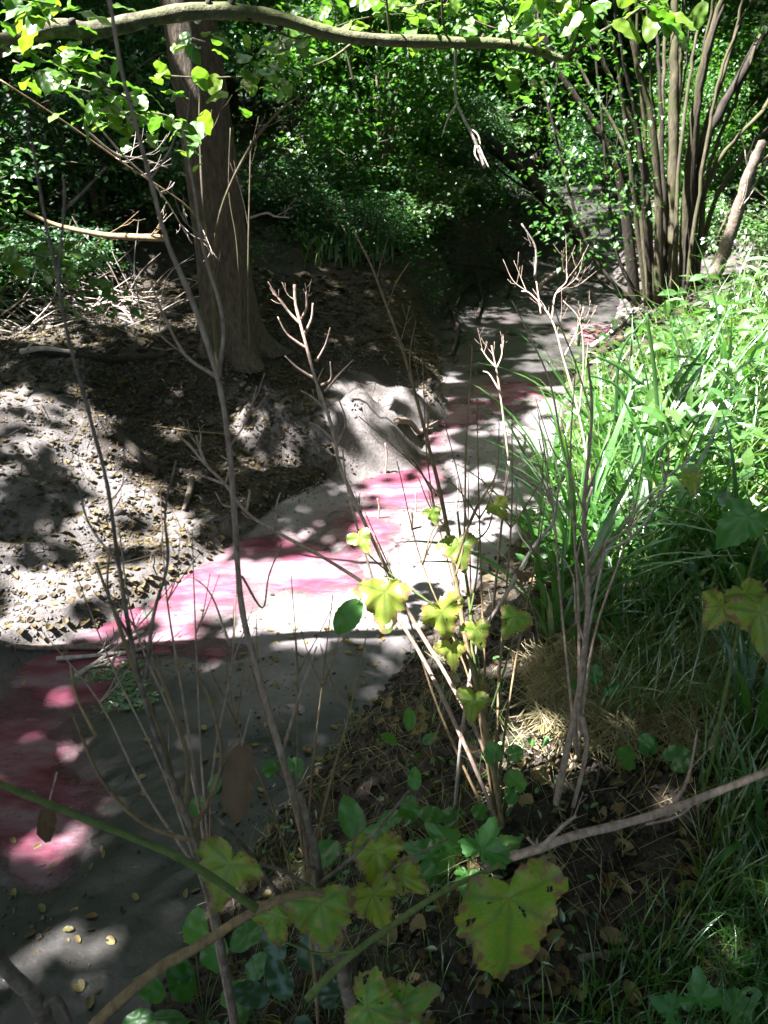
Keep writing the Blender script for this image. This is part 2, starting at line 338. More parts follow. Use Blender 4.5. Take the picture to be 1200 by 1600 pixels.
M_LITTERY = leaf_mat('yellow_litter', [(.05, .04, .025), (.13, .10, .05), (.24, .19, .085), (.10, .07, .045), (.15, .115, .055), (.07, .05, .035)], .3, .15, .6)
M_FALLEN = leaf_mat('fallen_leaf', [(.20, .12, .06), (.32, .24, .11), (.46, .36, .17), (.28, .26, .10), (.36, .21, .10)], .4, .2, .5, island=False)
M_DEADLEAF = leaf_mat('withered_leaf', [(.09, .055, .035), (.22, .14, .09)], .6, .2, .6, island=False)
M_TRUNK = bark_mat('furrowed_bark', (.028, .022, .016), (.085, .068, .050), (.15, .122, .092), (8, 8, 2.2), .9, 5.5)
M_LIMB = bark_mat('smooth_limb_bark', (.03, .026, .018), (.10, .10, .055), (.24, .24, .15), (5, 5, 5), .8, 6, green=(.10, .12, .045))
M_HSTEM = bark_mat('coppice_bark', (.03, .025, .017), (.08, .068, .045), (.17, .15, .10), (12, 12, 2), .4, 5, green=(.07, .075, .03))
M_DARKBARK = bark_mat('dark_bark', (.012, .010, .008), (.03, .024, .018), (.06, .05, .035), (8, 8, 2), .7, 5)
M_DEADSTEM = bark_mat('dead_stem', (.18, .125, .10), (.40, .30, .25), (.56, .46, .40), (30, 30, 12), .2, 4)
M_TAN = bark_mat('tan_stem', (.13, .09, .05), (.25, .18, .10), (.34, .26, .16), (20, 20, 10), .2, 4)
M_PALE = bark_mat('bleached_wood', (.25, .21, .19), (.42, .37, .34), (.60, .55, .52), (10, 10, 10), .3, 5)
M_GSTEM = bark_mat('green_stem', (.07, .11, .03), (.12, .17, .05), (.17, .21, .07), (20, 20, 10), .15, 4)
M_DEBRIS = bark_mat('forest_debris', (.08, .06, .05), (.18, .145, .12), (.34, .29, .25), (10, 10, 10), .3, 5)

def ground_mat():
    m, nt, N, L, out = mat('forest_soil'); p = N.new('ShaderNodeBsdfPrincipled'); L.new(p.outputs[0], out.inputs[0])
    P = geo_pos(nt); a = N.new('ShaderNodeAttribute'); a.attribute_name = 'mud'
    n1 = noise(nt, 5, 8, P, .65); n2 = noise(nt, 42, 6, P, .7); n3 = noise(nt, 130, 3, P)
    soil = ramp(nt, [(.34, (.012, .009, .007)), (.5, (.028, .021, .016)), (.70, (.07, .053, .04))]); L.new(n2.outputs[0], soil.inputs[0])
    mud = ramp(nt, [(.30, (.055, .050, .048)), (.5, (.115, .105, .106)), (.7, (.18, .163, .17))]); L.new(n1.outputs[0], mud.inputs[0])
    md = N.new('ShaderNodeMix'); md.data_type = 'RGBA'; md.blend_type = 'MULTIPLY'; md.inputs[0].default_value = .6; r5 = ramp(nt, [(.38, (.45, .43, .42)), (.55, (1, 1, 1))]); L.new(n2.outputs[0], r5.inputs[0]); L.new(mud.outputs[0], md.inputs['A']); L.new(r5.outputs[0], md.inputs['B'])
    ad = N.new('ShaderNodeMath'); ad.operation = 'MULTIPLY_ADD'; ad.inputs[1].default_value = .6; L.new(n1.outputs[0], ad.inputs[0]); L.new(a.outputs['Fac'], ad.inputs[2]); rr = ramp(nt, [(.62, (0, 0, 0)), (.86, (1, 1, 1))]); L.new(ad.outputs[0], rr.inputs[0])
    mx = N.new('ShaderNodeMix'); mx.data_type = 'RGBA'; L.new(rr.outputs[0], mx.inputs[0]); L.new(soil.outputs[0], mx.inputs['A']); L.new(md.outputs['Result'], mx.inputs['B']); L.new(mx.outputs['Result'], p.inputs['Base Color'])
    p.inputs['Roughness'].default_value = .75
    b = N.new('ShaderNodeBump'); b.inputs['Strength'].default_value = .8; b.inputs['Distance'].default_value = .012; L.new(n2.outputs[0], b.inputs['Height'])
    b2 = N.new('ShaderNodeBump'); b2.inputs['Strength'].default_value = .5; b2.inputs['Distance'].default_value = .004; L.new(n3.outputs[0], b2.inputs['Height']); L.new(b.outputs[0], b2.inputs['Normal']); L.new(b2.outputs[0], p.inputs['Normal'])
    return m
def mud_mat():
    m, nt, N, L, out = mat('wet_mud'); p = N.new('ShaderNodeBsdfPrincipled'); L.new(p.outputs[0], out.inputs[0]); P = geo_pos(nt)
    n1 = noise(nt, 3.2, 8, P, .6); n2 = noise(nt, 34, 6, P, .65); a = N.new('ShaderNodeAttribute'); a.attribute_name = 'wet'
    c0 = ramp(nt, [(.30, (.128, .116, .124)), (.5, (.185, .168, .180)), (.7, (.255, .233, .25))]); L.new(n1.outputs[0], c0.inputs[0]); am = N.new('ShaderNodeAttribute'); am.attribute_name = 'moist_shade'
    c1 = ramp(nt, [(.35, (.024, .023, .022)), (.65, (.070, .068, .068))]); L.new(n1.outputs[0], c1.inputs[0]); c = N.new('ShaderNodeMix'); c.data_type = 'RGBA'; L.new(am.outputs['Fac'], c.inputs[0]); L.new(c0.outputs[0], c.inputs['A']); L.new(c1.outputs[0], c.inputs['B'])  # dark mix: damp mud with the shade of the bed painted in
    r5 = ramp(nt, [(.30, (.6, .58, .58)), (.55, (1, 1, 1))]); L.new(n2.outputs[0], r5.inputs[0]); md = N.new('ShaderNodeMix'); md.data_type = 'RGBA'; md.blend_type = 'MULTIPLY'; md.inputs[0].default_value = .6; L.new(c.outputs['Result'], md.inputs['A']); L.new(r5.outputs[0], md.inputs['B'])
    rw = ramp(nt, [(.25, (0, 0, 0)), (.7, (1, 1, 1))]); L.new(a.outputs['Fac'], rw.inputs[0]); mx = N.new('ShaderNodeMix'); mx.data_type = 'RGBA'; L.new(rw.outputs[0], mx.inputs[0]); L.new(md.outputs['Result'], mx.inputs['A']); mx.inputs['B'].default_value = (.15, .075, .095, 1)
    L.new(mx.outputs['Result'], p.inputs['Base Color'])
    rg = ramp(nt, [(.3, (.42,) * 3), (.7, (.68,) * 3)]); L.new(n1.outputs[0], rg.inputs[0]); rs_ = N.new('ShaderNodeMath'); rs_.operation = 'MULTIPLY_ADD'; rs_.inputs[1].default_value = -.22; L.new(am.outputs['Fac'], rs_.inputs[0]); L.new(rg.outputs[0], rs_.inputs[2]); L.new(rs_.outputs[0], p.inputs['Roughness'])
    b = N.new('ShaderNodeBump'); b.inputs['Strength'].default_value = .5; b.inputs['Distance'].default_value = .006; L.new(n2.outputs[0], b.inputs['Height']); L.new(b.outputs[0], p.inputs['Normal'])
    return m
def water_mat():
    m, nt, N, L, out = mat('turbid_pink_water'); p = N.new('ShaderNodeBsdfPrincipled'); P = geo_pos(nt)
    mpw = N.new('ShaderNodeMapping'); mpw.inputs['Rotation'].default_value = (0, 0, -.9); mpw.inputs['Scale'].default_value = (.6, 1.8, 1); L.new(P, mpw.inputs[0]); n = noise(nt, 3.0, 7, mpw.outputs[0], .68); c = ramp(nt, [(.34, (.125, .026, .048)), (.48, (.20, .068, .105)), (.60, (.25, .165, .20))]); L.new(n.outputs[0], c.inputs[0]); L.new(c.outputs[0], p.inputs['Base Color'])
    p.inputs['Roughness'].default_value = .13; p.inputs['IOR'].default_value = 1.33
    b = N.new('ShaderNodeBump'); b.inputs['Strength'].default_value = .12; b.inputs['Distance'].default_value = .004; n2 = noise(nt, 16, 3, P); L.new(n2.outputs[0], b.inputs['Height']); L.new(b.outputs[0], p.inputs['Normal'])
    tr = N.new('ShaderNodeBsdfTransparent'); ms = N.new('ShaderNodeMixShader'); a = N.new('ShaderNodeAttribute'); a.attribute_name = 'depth'
    n3 = noise(nt, 6, 7, mpw.outputs[0], .72); ad = N.new('ShaderNodeMath'); ad.operation = 'MULTIPLY_ADD'; ad.inputs[1].default_value = 1.1; L.new(n3.outputs[0], ad.inputs[0]); L.new(a.outputs['Fac'], ad.inputs[2])
    r = ramp(nt, [(.62, (0, 0, 0)), (1., (.92,) * 3)]); L.new(ad.outputs[0], r.inputs[0]); L.new(r.outputs[0], ms.inputs[0]); L.new(tr.outputs[0], ms.inputs[1]); L.new(p.outputs[0], ms.inputs[2]); L.new(ms.outputs[0], out.inputs[0])
    return m

# ------------------------------------------------------------------ ground, mud bed, water
def fan(nx, ny, y0, y1, w0, w1, fn, x0=0.):
    t = np.linspace(0, 1, ny); Y = y0 + (y1 - y0) * (np.exp(3.0 * t) - 1) / (math.exp(3.0) - 1)
    u = np.linspace(-1, 1, nx); W = w0 + (w1 - w0) * (Y - y0) / (y1 - y0)
    X = (u[None, :] * W[:, None] + x0).ravel(); YY = np.repeat(Y, nx); i = np.arange(ny - 1)[:, None] * nx + np.arange(nx - 1)[None]
    f = np.stack([i, i + 1, i + nx + 1, i + nx], 2).reshape(-1, 4); return X, YY, fn(X, YY), f
X, Y, Zg, F = fan(470, 560, -3.5, 60, 6., 46, bank)
dl, dr, di = side_dist(np.stack([X, Y], 1))
mudm = (np.clip(1 - dl / 1.9, 0, 1) * (Y < 6) * .75 + np.clip(1 - dl / .5, 0, 1) * .5 * (Y >= 6)) * (dl > 0) + np.clip(1 - dr / .16, 0, 1) * .6 * (dr > 0)
PX, PY, _ = project(np.stack([X, Y, Zg], 1)); PX = np.nan_to_num(PX, nan=9999); PY = np.nan_to_num(PY, nan=9999)
mudm = np.maximum(mudm, .7 * ((X < -1.0) & (Y < 5.2) & (X > -5)) * (1 - ss(np.hypot((X + 1.1) / 1.2, (Y - 5.2) / 1.1), .8, 1.1) * 0))
mudm = np.where(np.hypot((X + 1.05) / .95, (Y - 4.9) / .95) < 1, .25, mudm)
mudm = np.where((dl <= 0) & (dr <= 0), 1, mudm)
for mx_, my_, rx_, ry_, _h in MOUND: mudm = np.maximum(mudm, np.exp(-(((X - mx_) / rx_) ** 2 + ((Y - my_) / ry_) ** 2)))
mudm = np.where((Y > 13) & (dl < 3) & (dl > 0), .8, mudm); mudm = np.where((Y > 8) & (dr > 0) & (dr < 2), .45, mudm)
ground = link('ground', mesh_np('ground', np.stack([X, Y, Zg], 1), F, ground_mat(), True, {'mud': mudm})); setp(ground, 'dark woodland soil of both banks, strewn with leaves', kind='structure')
def bedsheet(fn, name, mat_, margin, attr):
    X, Y, Zb, F = fan(430, 620, -1.4, 33, 4.2, 5.5, fn, 0)
    X = X + (x_at(LEFT, Y) + x_at(RIGHT, Y)) / 2; Zb = fn(X, Y); dl, dr, di = side_dist(np.stack([X, Y], 1))
    ok = np.maximum(dl, dr) < margin; keep = ok[F].all(1); A = attr(X, Y, Zb)
    if name == 'stream_water': keep &= (A['depth'][F].max(1) > -.35)
    F = F[keep]; used = np.unique(F); idx = np.full(len(X), -1); idx[used] = np.arange(len(used))
    return link(name, mesh_np(name, np.stack([X, Y, Zb], 1)[used], idx[F], mat_, True, {k: v[used] for k, v in A.items()}))
b_ = bedsheet(bed, 'stream_mud', mud_mat(), .12, lambda x, y, z: {'wet': wetness(x, y), 'moist_shade': np.clip(np.maximum(1 - ss(y + (fbm(x, y, 2, 3) - .5) * .9 - .35 * x, 2.45, 3.1), ss(y + (fbm(x, y, 2, 3) - .5) * 1.4, 5.6, 7.2)), 0, 1)}); setp(b_, 'grey mud bed of the stream, drying between pink shallows', kind='structure')  # near and far ends: wet mud, colour also darkened for their shade
WZ = .004
w_ = bedsheet(lambda x, y: np.full_like(x, WZ), 'stream_water', water_mat(), .05, lambda x, y, z: {'depth': np.clip((WZ - bed(x, y)) / .045, -.5, 1.2)}); setp(w_, 'shallow pink tinted water lying in the hollows of the mud', kind='structure')

# ------------------------------------------------------------------ trees
def limb_pts(a, b, sag, n=6):
    a = np.array(a); b = np.array(b); t = np.linspace(0, 1, n)[:, None]; mid = rng.normal(size=3) * .12 * np.linalg.norm(b - a)
    return a * (1 - t) + b * t + (4 * t * (1 - t)) * (np.array([0, 0, sag]) + mid * .5)
TREES = [(-1.17, 5.75, .20, 'A'), (-5.5, 9.5, .22, ''), (.4, 18.5, .2, ''), (-2.6, 14.5, .17, ''), (7.2, 10.2, .2, ''), (7.6, 3.5, .26, ''), (6., -2.5, .3, ''), (-7.6, -.8, .25, ''), (-3.4, -4, .25, ''), (1.2, 21, .2, ''), (-8.5, 17, .25, ''),
         (9.5, 19, .22, ''), (13, 12, .25, ''), (13, 3, .25, ''), (4.6, 25.5, .2, ''), (0.6, 12.9, .11, '')]
txy = np.array([(a, b) for a, b, *_ in TREES])
for px_, py_, r_ in [(92, 1322, .12), (48, 1478, .14), (125, 1478, .13), (45, 1178, .10), (112, 1180, .10), (330, 1400, .07)]: BEAMS.append((G(px_, py_), r_, 1.))
BEAMS += [(V(130, 480, 6), .8, .9), (V(600, 930, 1.4), .13, 1), (V(690, 965, 1.4), .13, 1), (V(715, 855, 1.46), .12, 1), (V(810, 965, 1.42), .07, 1), (V(735, 1000, 1.4), .08, .9), (V(556, 845, 1.42), .06, 1), (V(575, 1345, .88), .06, .7), (V(850, 310, 14), .9, .9), (V(880, 290, 17), .9, .9), (V(255, 165, 2.7), .36, 1.0), (V(130, 110, 2.6), .3, .8), (V(60, 40, 2.4), .3, .9), (V(480, 40, 3.2), .3, .6), (V(430, 130, 3.6), .3, .6), (V(735, 68, 3.0), .12, 1), (V(630, 62, 3.0), .07, 1), (V(915, 40, 3.1), .30, 1.), (V(1060, 60, 7.2), .35, .9), (V(1080, 300, 6.8), .3, .4), (V(1170, 250, 6.9), .5, .8), (V(560, 200, 9.5), 1.5, .8), (V(700, 150, 10), 1.4, .8), (V(450, 130, 8.5), .9, .7), (V(850, 180, 11), 1.2, .7), (V(620, 60, 9), 1.2, .8), (V(100, 230, 8), .8, .7), (V(990, 250, 7.3), .25, .7),
          (V(930, 620, 3.1), .5, 1), (V(1040, 560, 3.7), .75, 1), (V(1130, 480, 4.7), .9, 1), (V(900, 700, 2.6), .3, 1), (V(1180, 640, 3), .6, 1), (V(60, 380, 6), .5, .85), (V(150, 450, 6), .6, .9), (V(400, 220, 4.4), .18, .9), (V(330, 120, 3.6), .2, .8), (V(740, 200, 3), .08, 1),
          (V(470, 500, 2.0), .1, .9), (V(1000, 490, 2.9), .15, 1), (V(620, 60, 3), .05, 1), (V(590, 1350, .95), .05, .8), (V(370, 1360, .8), .05, .9)]
# leaf roof
N = 680000
CP = np.stack([rng.uniform(-17, 12, N), rng.uniform(-5, 36, N) , 5.2 + 4.6 * rng.rand(N) ** 1.0], 1)
lump = fbm(CP[:, 0], CP[:, 1] + CP[:, 2] * .6, .45, 2); keep = lump > .16
CP = CP[keep]; CP = CP[gate(CP)]; own = np.argmin(((CP[:, None, :2] - txy[None]) ** 2).sum(2), 1)
tips = {}
def trunk_mesh(x, y, r, h, lean, seed, zb, k=40, n=90, mat_=M_TRUNK, furrow=.045):
    t = np.linspace(0, 1, n) ** 1.3; z = zb - .15 + t * h; cx = x + lean[0] * t * h + .05 * np.sin(t * 7 + seed); cy = y + lean[1] * t * h + .04 * np.cos(t * 6 + seed)
    rad = r * (1.0 - .55 * t) * (1 + .6 * np.exp(-(z - zb + .1) / .16)); a = np.linspace(0, 2 * np.pi, k, endpoint=False)
    A, ZZ = np.meshgrid(a, z); lob = 1 + .16 * np.sin(A * 5 + seed) * np.exp(-(ZZ - zb) / .3) + .04 * np.sin(A * 3 + ZZ * .6)
    fur = 1 - furrow * np.abs(vnoise(A * 7.2 + 30 + fbm(A * 3, ZZ, 3, 2) * 3, ZZ * 3.4) - .5) * 4 * .6
    RR = rad[:, None] * lob * fur; v = np.stack([cx[:, None] + RR * np.cos(A), cy[:, None] + RR * np.sin(A), ZZ], 2).reshape(-1, 3)
    i = np.arange(n - 1)[:, None] * k + np.arange(k)[None]; j = np.arange(n - 1)[:, None] * k + (np.arange(k)[None] + 1) % k
    return mesh_np('trunk', v, np.stack([i, j, j + k, i + k], 2).reshape(-1, 4), mat_, True), np.stack([cx, cy, z], 1), rad
tlabels = {0: 'tall furrowed brown trunk rising from the left bank, leaning slightly left', 2: 'dark trunk standing far behind the stream near the sunlit opening', 3: 'slim dark trunk in the deep shade behind the big trunk',
           15: 'thin dark tree on the far bank, wrapped in leafy understorey'}
for i, (tx, ty, tr, tg) in enumerate(TREES):
    zb = gz(tx, ty); e = empty('tree', (tx, ty, zb), tlabels.get(i, 'mature woodland tree of the leaf roof, its crown high over the stream'), 'tree', None if i in tlabels else 'trees that close the leaf roof')
    me, cl, rad = trunk_mesh(tx, ty, tr, 8.2, (-.052, .02) if i == 0 else tuple(rng.normal(0, .03, 2)), i, zb, *((64, 260) if i == 0 else (20, 40)), mat_=M_TRUNK if i in (0,) else M_DARKBARK)
    link('trunk', me, e)
    mb = MB(); mine = CP[own == i]
    for q in range(9):
        s_ = cl[int(len(cl) * (.55 + .05 * q)) if q < 9 else -1]
        if len(mine) < 50: break
        tgt = mine[rng.randint(len(mine))]; pts = limb_pts(s_, tgt, .5); mb.tube(catmull(pts, 3), np.linspace(tr * .4, .015, 16), 6)
    if mb.n: link('limbs', mb.mesh('limbs', M_DARKBARK), e)
    n_ = len(mine)
    if n_:
        tp = rand_dirs(n_); tp[:, 2] = tp[:, 2] * .5 - .2; nr = rand_dirs(n_) * .55 + np.array([0, 0, 1.]); 
        link('crown', scatter(*LEAF2, mine, frames(tp, nr), rng.uniform(.12, .22, n_), 'crown', M_CANOPY), e)

# ------------------------------------------------------------------ understorey shrubs (three kinds, copied)
def spray_leaves(centres, per, spread, size, flat=.35):
    """leaves set in loose flattish sprays; returns P, tip, nrm, size"""
    n = len(centres) * per; c = np.repeat(centres, per, 0); tilt = np.repeat(rand_dirs(len(centres)) * .35 + np.array([0, 0, 1.]), per, 0); tilt /= np.linalg.norm(tilt, axis=1)[:, None]
    d = rand_dirs(n) * spread * rng.rand(n, 1) ** .6; d -= tilt * (d * tilt).sum(1)[:, None] * (1 - flat); tp = d / (np.linalg.norm(d, axis=1)[:, None] + 1e-6) + rand_dirs(n) * .6; tp[:, 2] -= .35
    return c + d, tp, tilt + rand_dirs(n) * .3, rng.uniform(.6, 1.25, n) * size
def shrub(kind, seed, h=3.8, w=1.7, nspray=640, per=15, size=.085, mat_=M_SHRUB, name='hazel_shrub'):
    global rng
    keep_ = rng; rng = np.random.RandomState(seed); e = empty(name, (0, 0, 0), 'x', 'shrub'); ends = []
    for s in range(7):
        a = rng.rand() * 6.28; hh = h * rng.uniform(.7, 1.); out = w * rng.uniform(.35, .9)
        p = np.array([(0.08 * math.cos(a), .08 * math.sin(a), -.1), (out * .25 * math.cos(a), out * .25 * math.sin(a), hh * .4), (out * .6 * math.cos(a + .2), out * .6 * math.sin(a + .2), hh * .75), (out * math.cos(a + .3), out * math.sin(a + .3), hh)])
        c = catmull(p, 6); me_r = np.linspace(.028, .007, len(c)); mb = MB(); mb.tube(c, me_r, 6, .1)
        for q in range(7):
            s0 = c[int(len(c) * rng.uniform(.25, .95))]; d = rand_dirs(1)[0]; d[2] = abs(d[2]) * .4 + .1; l = rng.uniform(.5, 1.1); cc = np.array([s0, s0 + d * l * .5 + [0, 0, .04], s0 + d * l - [0, 0, .05]]); mb.tube(catmull(cc, 3), np.linspace(.008, .003, 7), 4); ends.append(cc[-1]); ends.append(cc[1])
        link('stem', mb.mesh('stem', M_HSTEM), e)
    k = nspray; u = rand_dirs(k); rr = rng.uniform(.45, 1.0, (k, 1)) ; cen = u * rr * np.array([w, w, h * .46]) + np.array([0, 0, h * .55]); cen = cen[cen[:, 2] > .15]
    # lumps: pull the sprays towards a few boughs so that gaps stay between
    b = cen[rng.choice(len(cen), 34)]; near = b[np.argmin(((cen[:, None] - b[None]) ** 2).sum(2), 1)]; cen = cen * .62 + near * .38
    cen = np.vstack([cen, np.array(ends)]); P, t, n, s = spray_leaves(cen, per, .24, size)
    link('foliage', scatter(*LEAF4, P, frames(t, n), s, 'foliage', mat_), e); rng = keep_; return e
def dup(root, loc, rz, scl, label, group, name=None):
    r = root.copy(); C.objects.link(r); r.location = loc; r.rotation_euler = (0, 0, rz); r.scale = scl; r['label'] = label
    if group: r['group'] = group
    for c in list(root.children):
        d = c.copy(); C.objects.link(d); d.parent = r; d.matrix_parent_inverse = c.matrix_parent_inverse.copy()
    return r
PROTO = [shrub(0, 11), shrub(1, 12, 4.2, 1.5, 600, 15, .082, M_SHRUB), shrub(2, 13, 3.4, 1.9, 640, 15, .08, M_SHRUB2, 'dogwood_shrub'), shrub(3, 14, 1.1, .9, 200, 14, .062, M_SHRUB2, 'bramble_bush'), shrub(4, 15, 1.0, .8, 200, 14, .062, M_HERB, 'bramble_bush')]
used = set()
def put(k, x, y, sx=1., sz=1., label=None, group=None, dz=0.):
    global used
    loc = (x, y, gz(x, y) - .05 + dz); rz = rng.rand() * 6.28
    lab = label or {0: 'green leafed hazel shrub in the shaded wood behind the stream', 1: 'green leafed hazel shrub in the shaded wood behind the stream', 2: 'dark dogwood shrub in the depth of the wood', 3: 'low dark bramble mound on the woodland floor', 4: 'low dark bramble mound on the woodland floor'}[k]
    grp = None if label else (group or {0: 'hazel shrubs behind the stream', 1: 'hazel shrubs behind the stream', 2: 'dogwood shrubs in the depth of the wood', 3: 'low brambles on the woodland floor', 4: 'low brambles on the woodland floor'}[k])
    if k not in used and True:
        used.add(k); o = PROTO[k]; o.location = loc; o.rotation_euler = (0, 0, rz); o.scale = (sx, sx, sz); o['label'] = lab
        if grp: o['group'] = grp
        return o
    return dup(PROTO[k], loc, rz, (sx, sx, sz), lab, grp)
# (kind, x, y, sx, sz, own label)
SHR = [(0, -.1, 9.6, .8, .85, 'bushy hazel just right of the big trunk, on the far bank'), (1, .2, 11.2, 1., 1., 'tall hazel whose sprays hang over the far bank in sun flecks'), (0, -.5, 13.9, .9, .95, 'hazel with glittering leaves over the bend of the stream'),
       (2, -2.4, 8.6, .75, .8, 'dark dogwood close behind the left side of the big trunk'), (2, -4.2, 8.4, 1., 1., 'dark dogwood at the left edge behind the brushwood heap'), (1, -5.4, 11.5, 1.1, 1.1, 'hazel at the left edge, second row behind the dogwood'), (0, -3.2, 11.3, 1, 1, 'hazel in the gloom between left edge and big trunk'), (1, -1.3, 12.6, 1, 1.1, 'hazel whose crown shows just right of the upper trunk'), (0, -1.2, 16, 1.2, 1.2, 'taller hazel behind the one right of the upper trunk'), (2, -4.8, 15, 1.3, 1.2, None),
       (0, -7.5, 13.5, 1.3, 1.2, None), (1, -.8, 18, 1.2, 1.2, 'hazel seen under the middle of the arching limb'), (2, -.5, 21, 1.4, 1.3, None), (0, 3.3, 22.5, 1.5, 1.4, None), (1, -4, 20, 1.5, 1.4, None), (2, -9, 20, 1.6, 1.5, None), (0, 7.4, 22, 1.4, 1.4, None), (1, 7.7, 16.5, 1.2, 1.2, None), (2, 6.6, 13.4, 1., 1., 'dark dogwood seen through the gaps of the stem clump'),
       (0, 5.6, 11.5, .9, .95, 'hazel behind the multi stemmed clump on the right bank'), (1, 5.6, 8.6, .85, .95, 'leafy hazel beside the leaning pale stem on the right bank'), (0, 7.5, 9.2, 1.1, 1.1, 'sunny hazel cut off by the upper right edge'), (2, 9.8, 14, 1.3, 1.3, None), (1, 12, 19, 1.5, 1.5, None), (2, 5.8, 27, 1.6, 1.5, None), (0, 10.5, 26, 1.6, 1.5, None), (1, 0, 27, 1.7, 1.6, None),
       (2, -6, 27, 1.8, 1.7, None), (0, 15, 24, 1.8, 1.7, None), (1, -13, 24, 1.8, 1.7, None), (0, -11, 15, 1.4, 1.4, None), (0, 10, 31, 2, 1.8, None), (2, 3, 32, 2, 1.8, None), (1, 16, 31, 2, 1.8, None), (0, -3, 33, 2, 1.8, None), (2, -9, 33, 2, 1.8, None),
       (0, -7.4, 7.4, 1.1, 1.1, None), (2, -8.5, 9, 1.2, 1.2, None), (1, 7.2, 5.6, 1, 1, None), (0, 9.5, 6.5, 1.2, 1.2, None), (2, 8.5, .5, 1.2, 1.2, None), (0, -8, 1, 1.3, 1.3, None), (1, -5.5, -3, 1.3, 1.3, None), (0, 4, -5, 1.4, 1.3, None), (2, 0, -6, 1.4, 1.3, None), (1, 8, -4, 1.4, 1.3, None)]
SHR += [(0, 4.2, 11.6, .5, .62, 'leafy dark shrub at the water edge left of the stem clump'), (2, 5.0, 19.0, .8, .6, 'low dark shrub beyond the sunlit far mud'), (1, 4.9, 12.9, .8, .85, 'dark hazel arching over the far stream left of the stem clump'), (0, 4.4, 23, 1.3, .9, 'low bushy shrub closing the far end of the sunlit mud'), (1, 6.4, 24, 1.4, 1., None), (2, 8.2, 24.5, 1.3, 1.1, None), (0, 1.2, 21.5, 1., .9, 'shrub overhanging the left side of the sunlit mud opening'), (1, 5.9, 17.2, .8, .8, 'shrub overhanging the right side of the sunlit mud opening')]
for q in range(26): SHR.append((q % 3, -19 + q * 1.6 + rng.uniform(-.5, .5), 27 + (q * 7 % 5) * 1.9, 1.8, 1.5, None))
for q in range(10): SHR.append((q % 3, -15 + q * 1.5, 19 + (q * 3 % 4) * 1.5, 1.3, 1.2, None))
for k, x, y, sx, sz, lab in SHR: put(k, x, y, sx, sz, lab)
LOW = [(3, -2.6, 7.4, 1, 1), (4, -3.6, 6.7, 1.1, .9), (3, -4.6, 7.2, 1.2, 1.1), (4, -1.9, 7.6, .7, .7), (3, -.3, 8.2, .75, .6), (4, .1, 9.0, .8, .6), (3, -.9, 8.9, .8, .7), (4, .3, 10.2, 1, .8), (3, .6, 12, 1, .9), (4, -.6, 10.6, 1, 1), (3, 1.3, 14.8, 1.1, 1.2),
       (4, 4.0, 10.6, .8, .7), (3, 5.2, 13.6, 1.1, 1), (4, 4.3, 8.2, .9, .9), (3, 5., 7.2, 1., .9), (4, 5.4, 6.4, 1, 1), (3, 6.2, 19, 1.3, 1), (4, 2.2, 19.5, 1.3, 1)]
LOWL = ['bramble mound in the dark left of the foot of the big trunk', 'broad bramble mound behind the brushwood heap', 'bramble mound at the back, left of the big trunk', 'small bramble close behind the big trunk', 'low bramble at the right foot of the big trunk', 'bramble at the foot of the first hazel right of the trunk', 'low bramble behind the right side of the trunk', 'bramble beneath the tall hazel on the far bank', 'bramble on the crest of the far left bank', 'bramble in the gloom behind the trunk and hazels', 'bramble where the stream bends out of sight', 'bramble at the foot of the slanting dark trunk', 'bramble on the right shore of the sunlit opening', 'bramble directly behind the stem clump', 'bramble at the right foot of the stem clump', 'bramble between stem clump and sunny grass', 'far bramble on the right beyond the sunlit opening', 'far bramble on the left beyond the sunlit opening']
for (k, x, y, sx, sz), lab in zip(LOW, LOWL): put(k, x, y, sx, sz, lab)
o = put(4, -3.5, 5.9, .9, .75, 'sunlit bramble bush with pale leaves beside the left edge')
o = put(3, -2.7, 6.4, .7, .5, 'small bramble behind the heap of bleached twigs')

nf = 42000; FP = np.stack([rng.uniform(-46, 46, nf), rng.uniform(37, 43, nf), rng.uniform(0, 1, nf) ** 1.1 * 8], 1); FP[:, 2] += hfast(FP[:, 0], FP[:, 1] * 0 + 30) - .3
ft = rand_dirs(nf); ft[:, 2] -= .3; fo = link('distant_woodland', scatter(*LEAF2, FP, frames(ft, rand_dirs(nf) * .7 + np.array([0, 0, .8])), rng.uniform(.28, .5, nf), 'distant_woodland', M_SHRUB2)); setp(fo, 'dark foliage of the wood closing the view behind everything', kind='stuff')

# ------------------------------------------------------------------ hand built branches
ax_r = np.array([1., 0, 0]); ax_u = np.array([0, sa, ca]); ax_f = np.array([0, ca, -sa])
def pl(pts, y0, y1):
    """pixel polyline -> world points on sight lines, growing from depth plane y0 to y1 along its length"""
    L_ = [0]; 
    for a, b in zip(pts[:-1], pts[1:]): L_.append(L_[-1] + math.hypot(a[0] - b[0], a[1] - b[1]))
    return [V(p[0], p[1], y0 + (y1 - y0) * l / (L_[-1] or 1)) for p, l in zip(pts, L_)]
def pxr(P, w): return w * ((P[1]) * ca - (P[2] - CAMZ) * sa) / FPX / 2
def stick(name, parent, pts, w0, w1, y0, y1, mat_, k=6, rough=.12, n=5, jit=0.):
    W = pl(pts, y0, y1); c = catmull(W, n)
    if jit: c = c + rng.normal(size=c.shape) * jit
    r = np.array([pxr(q, w) for q, w in zip(c, np.linspace(w0, w1, len(c)))]); r = r * (1 + .18 * (rng.rand(len(c)) - .4))
    mb = MB(); mb.tube(c, r, k, rough); o = link(name, mb.mesh(name, mat_), parent); return o, c, r
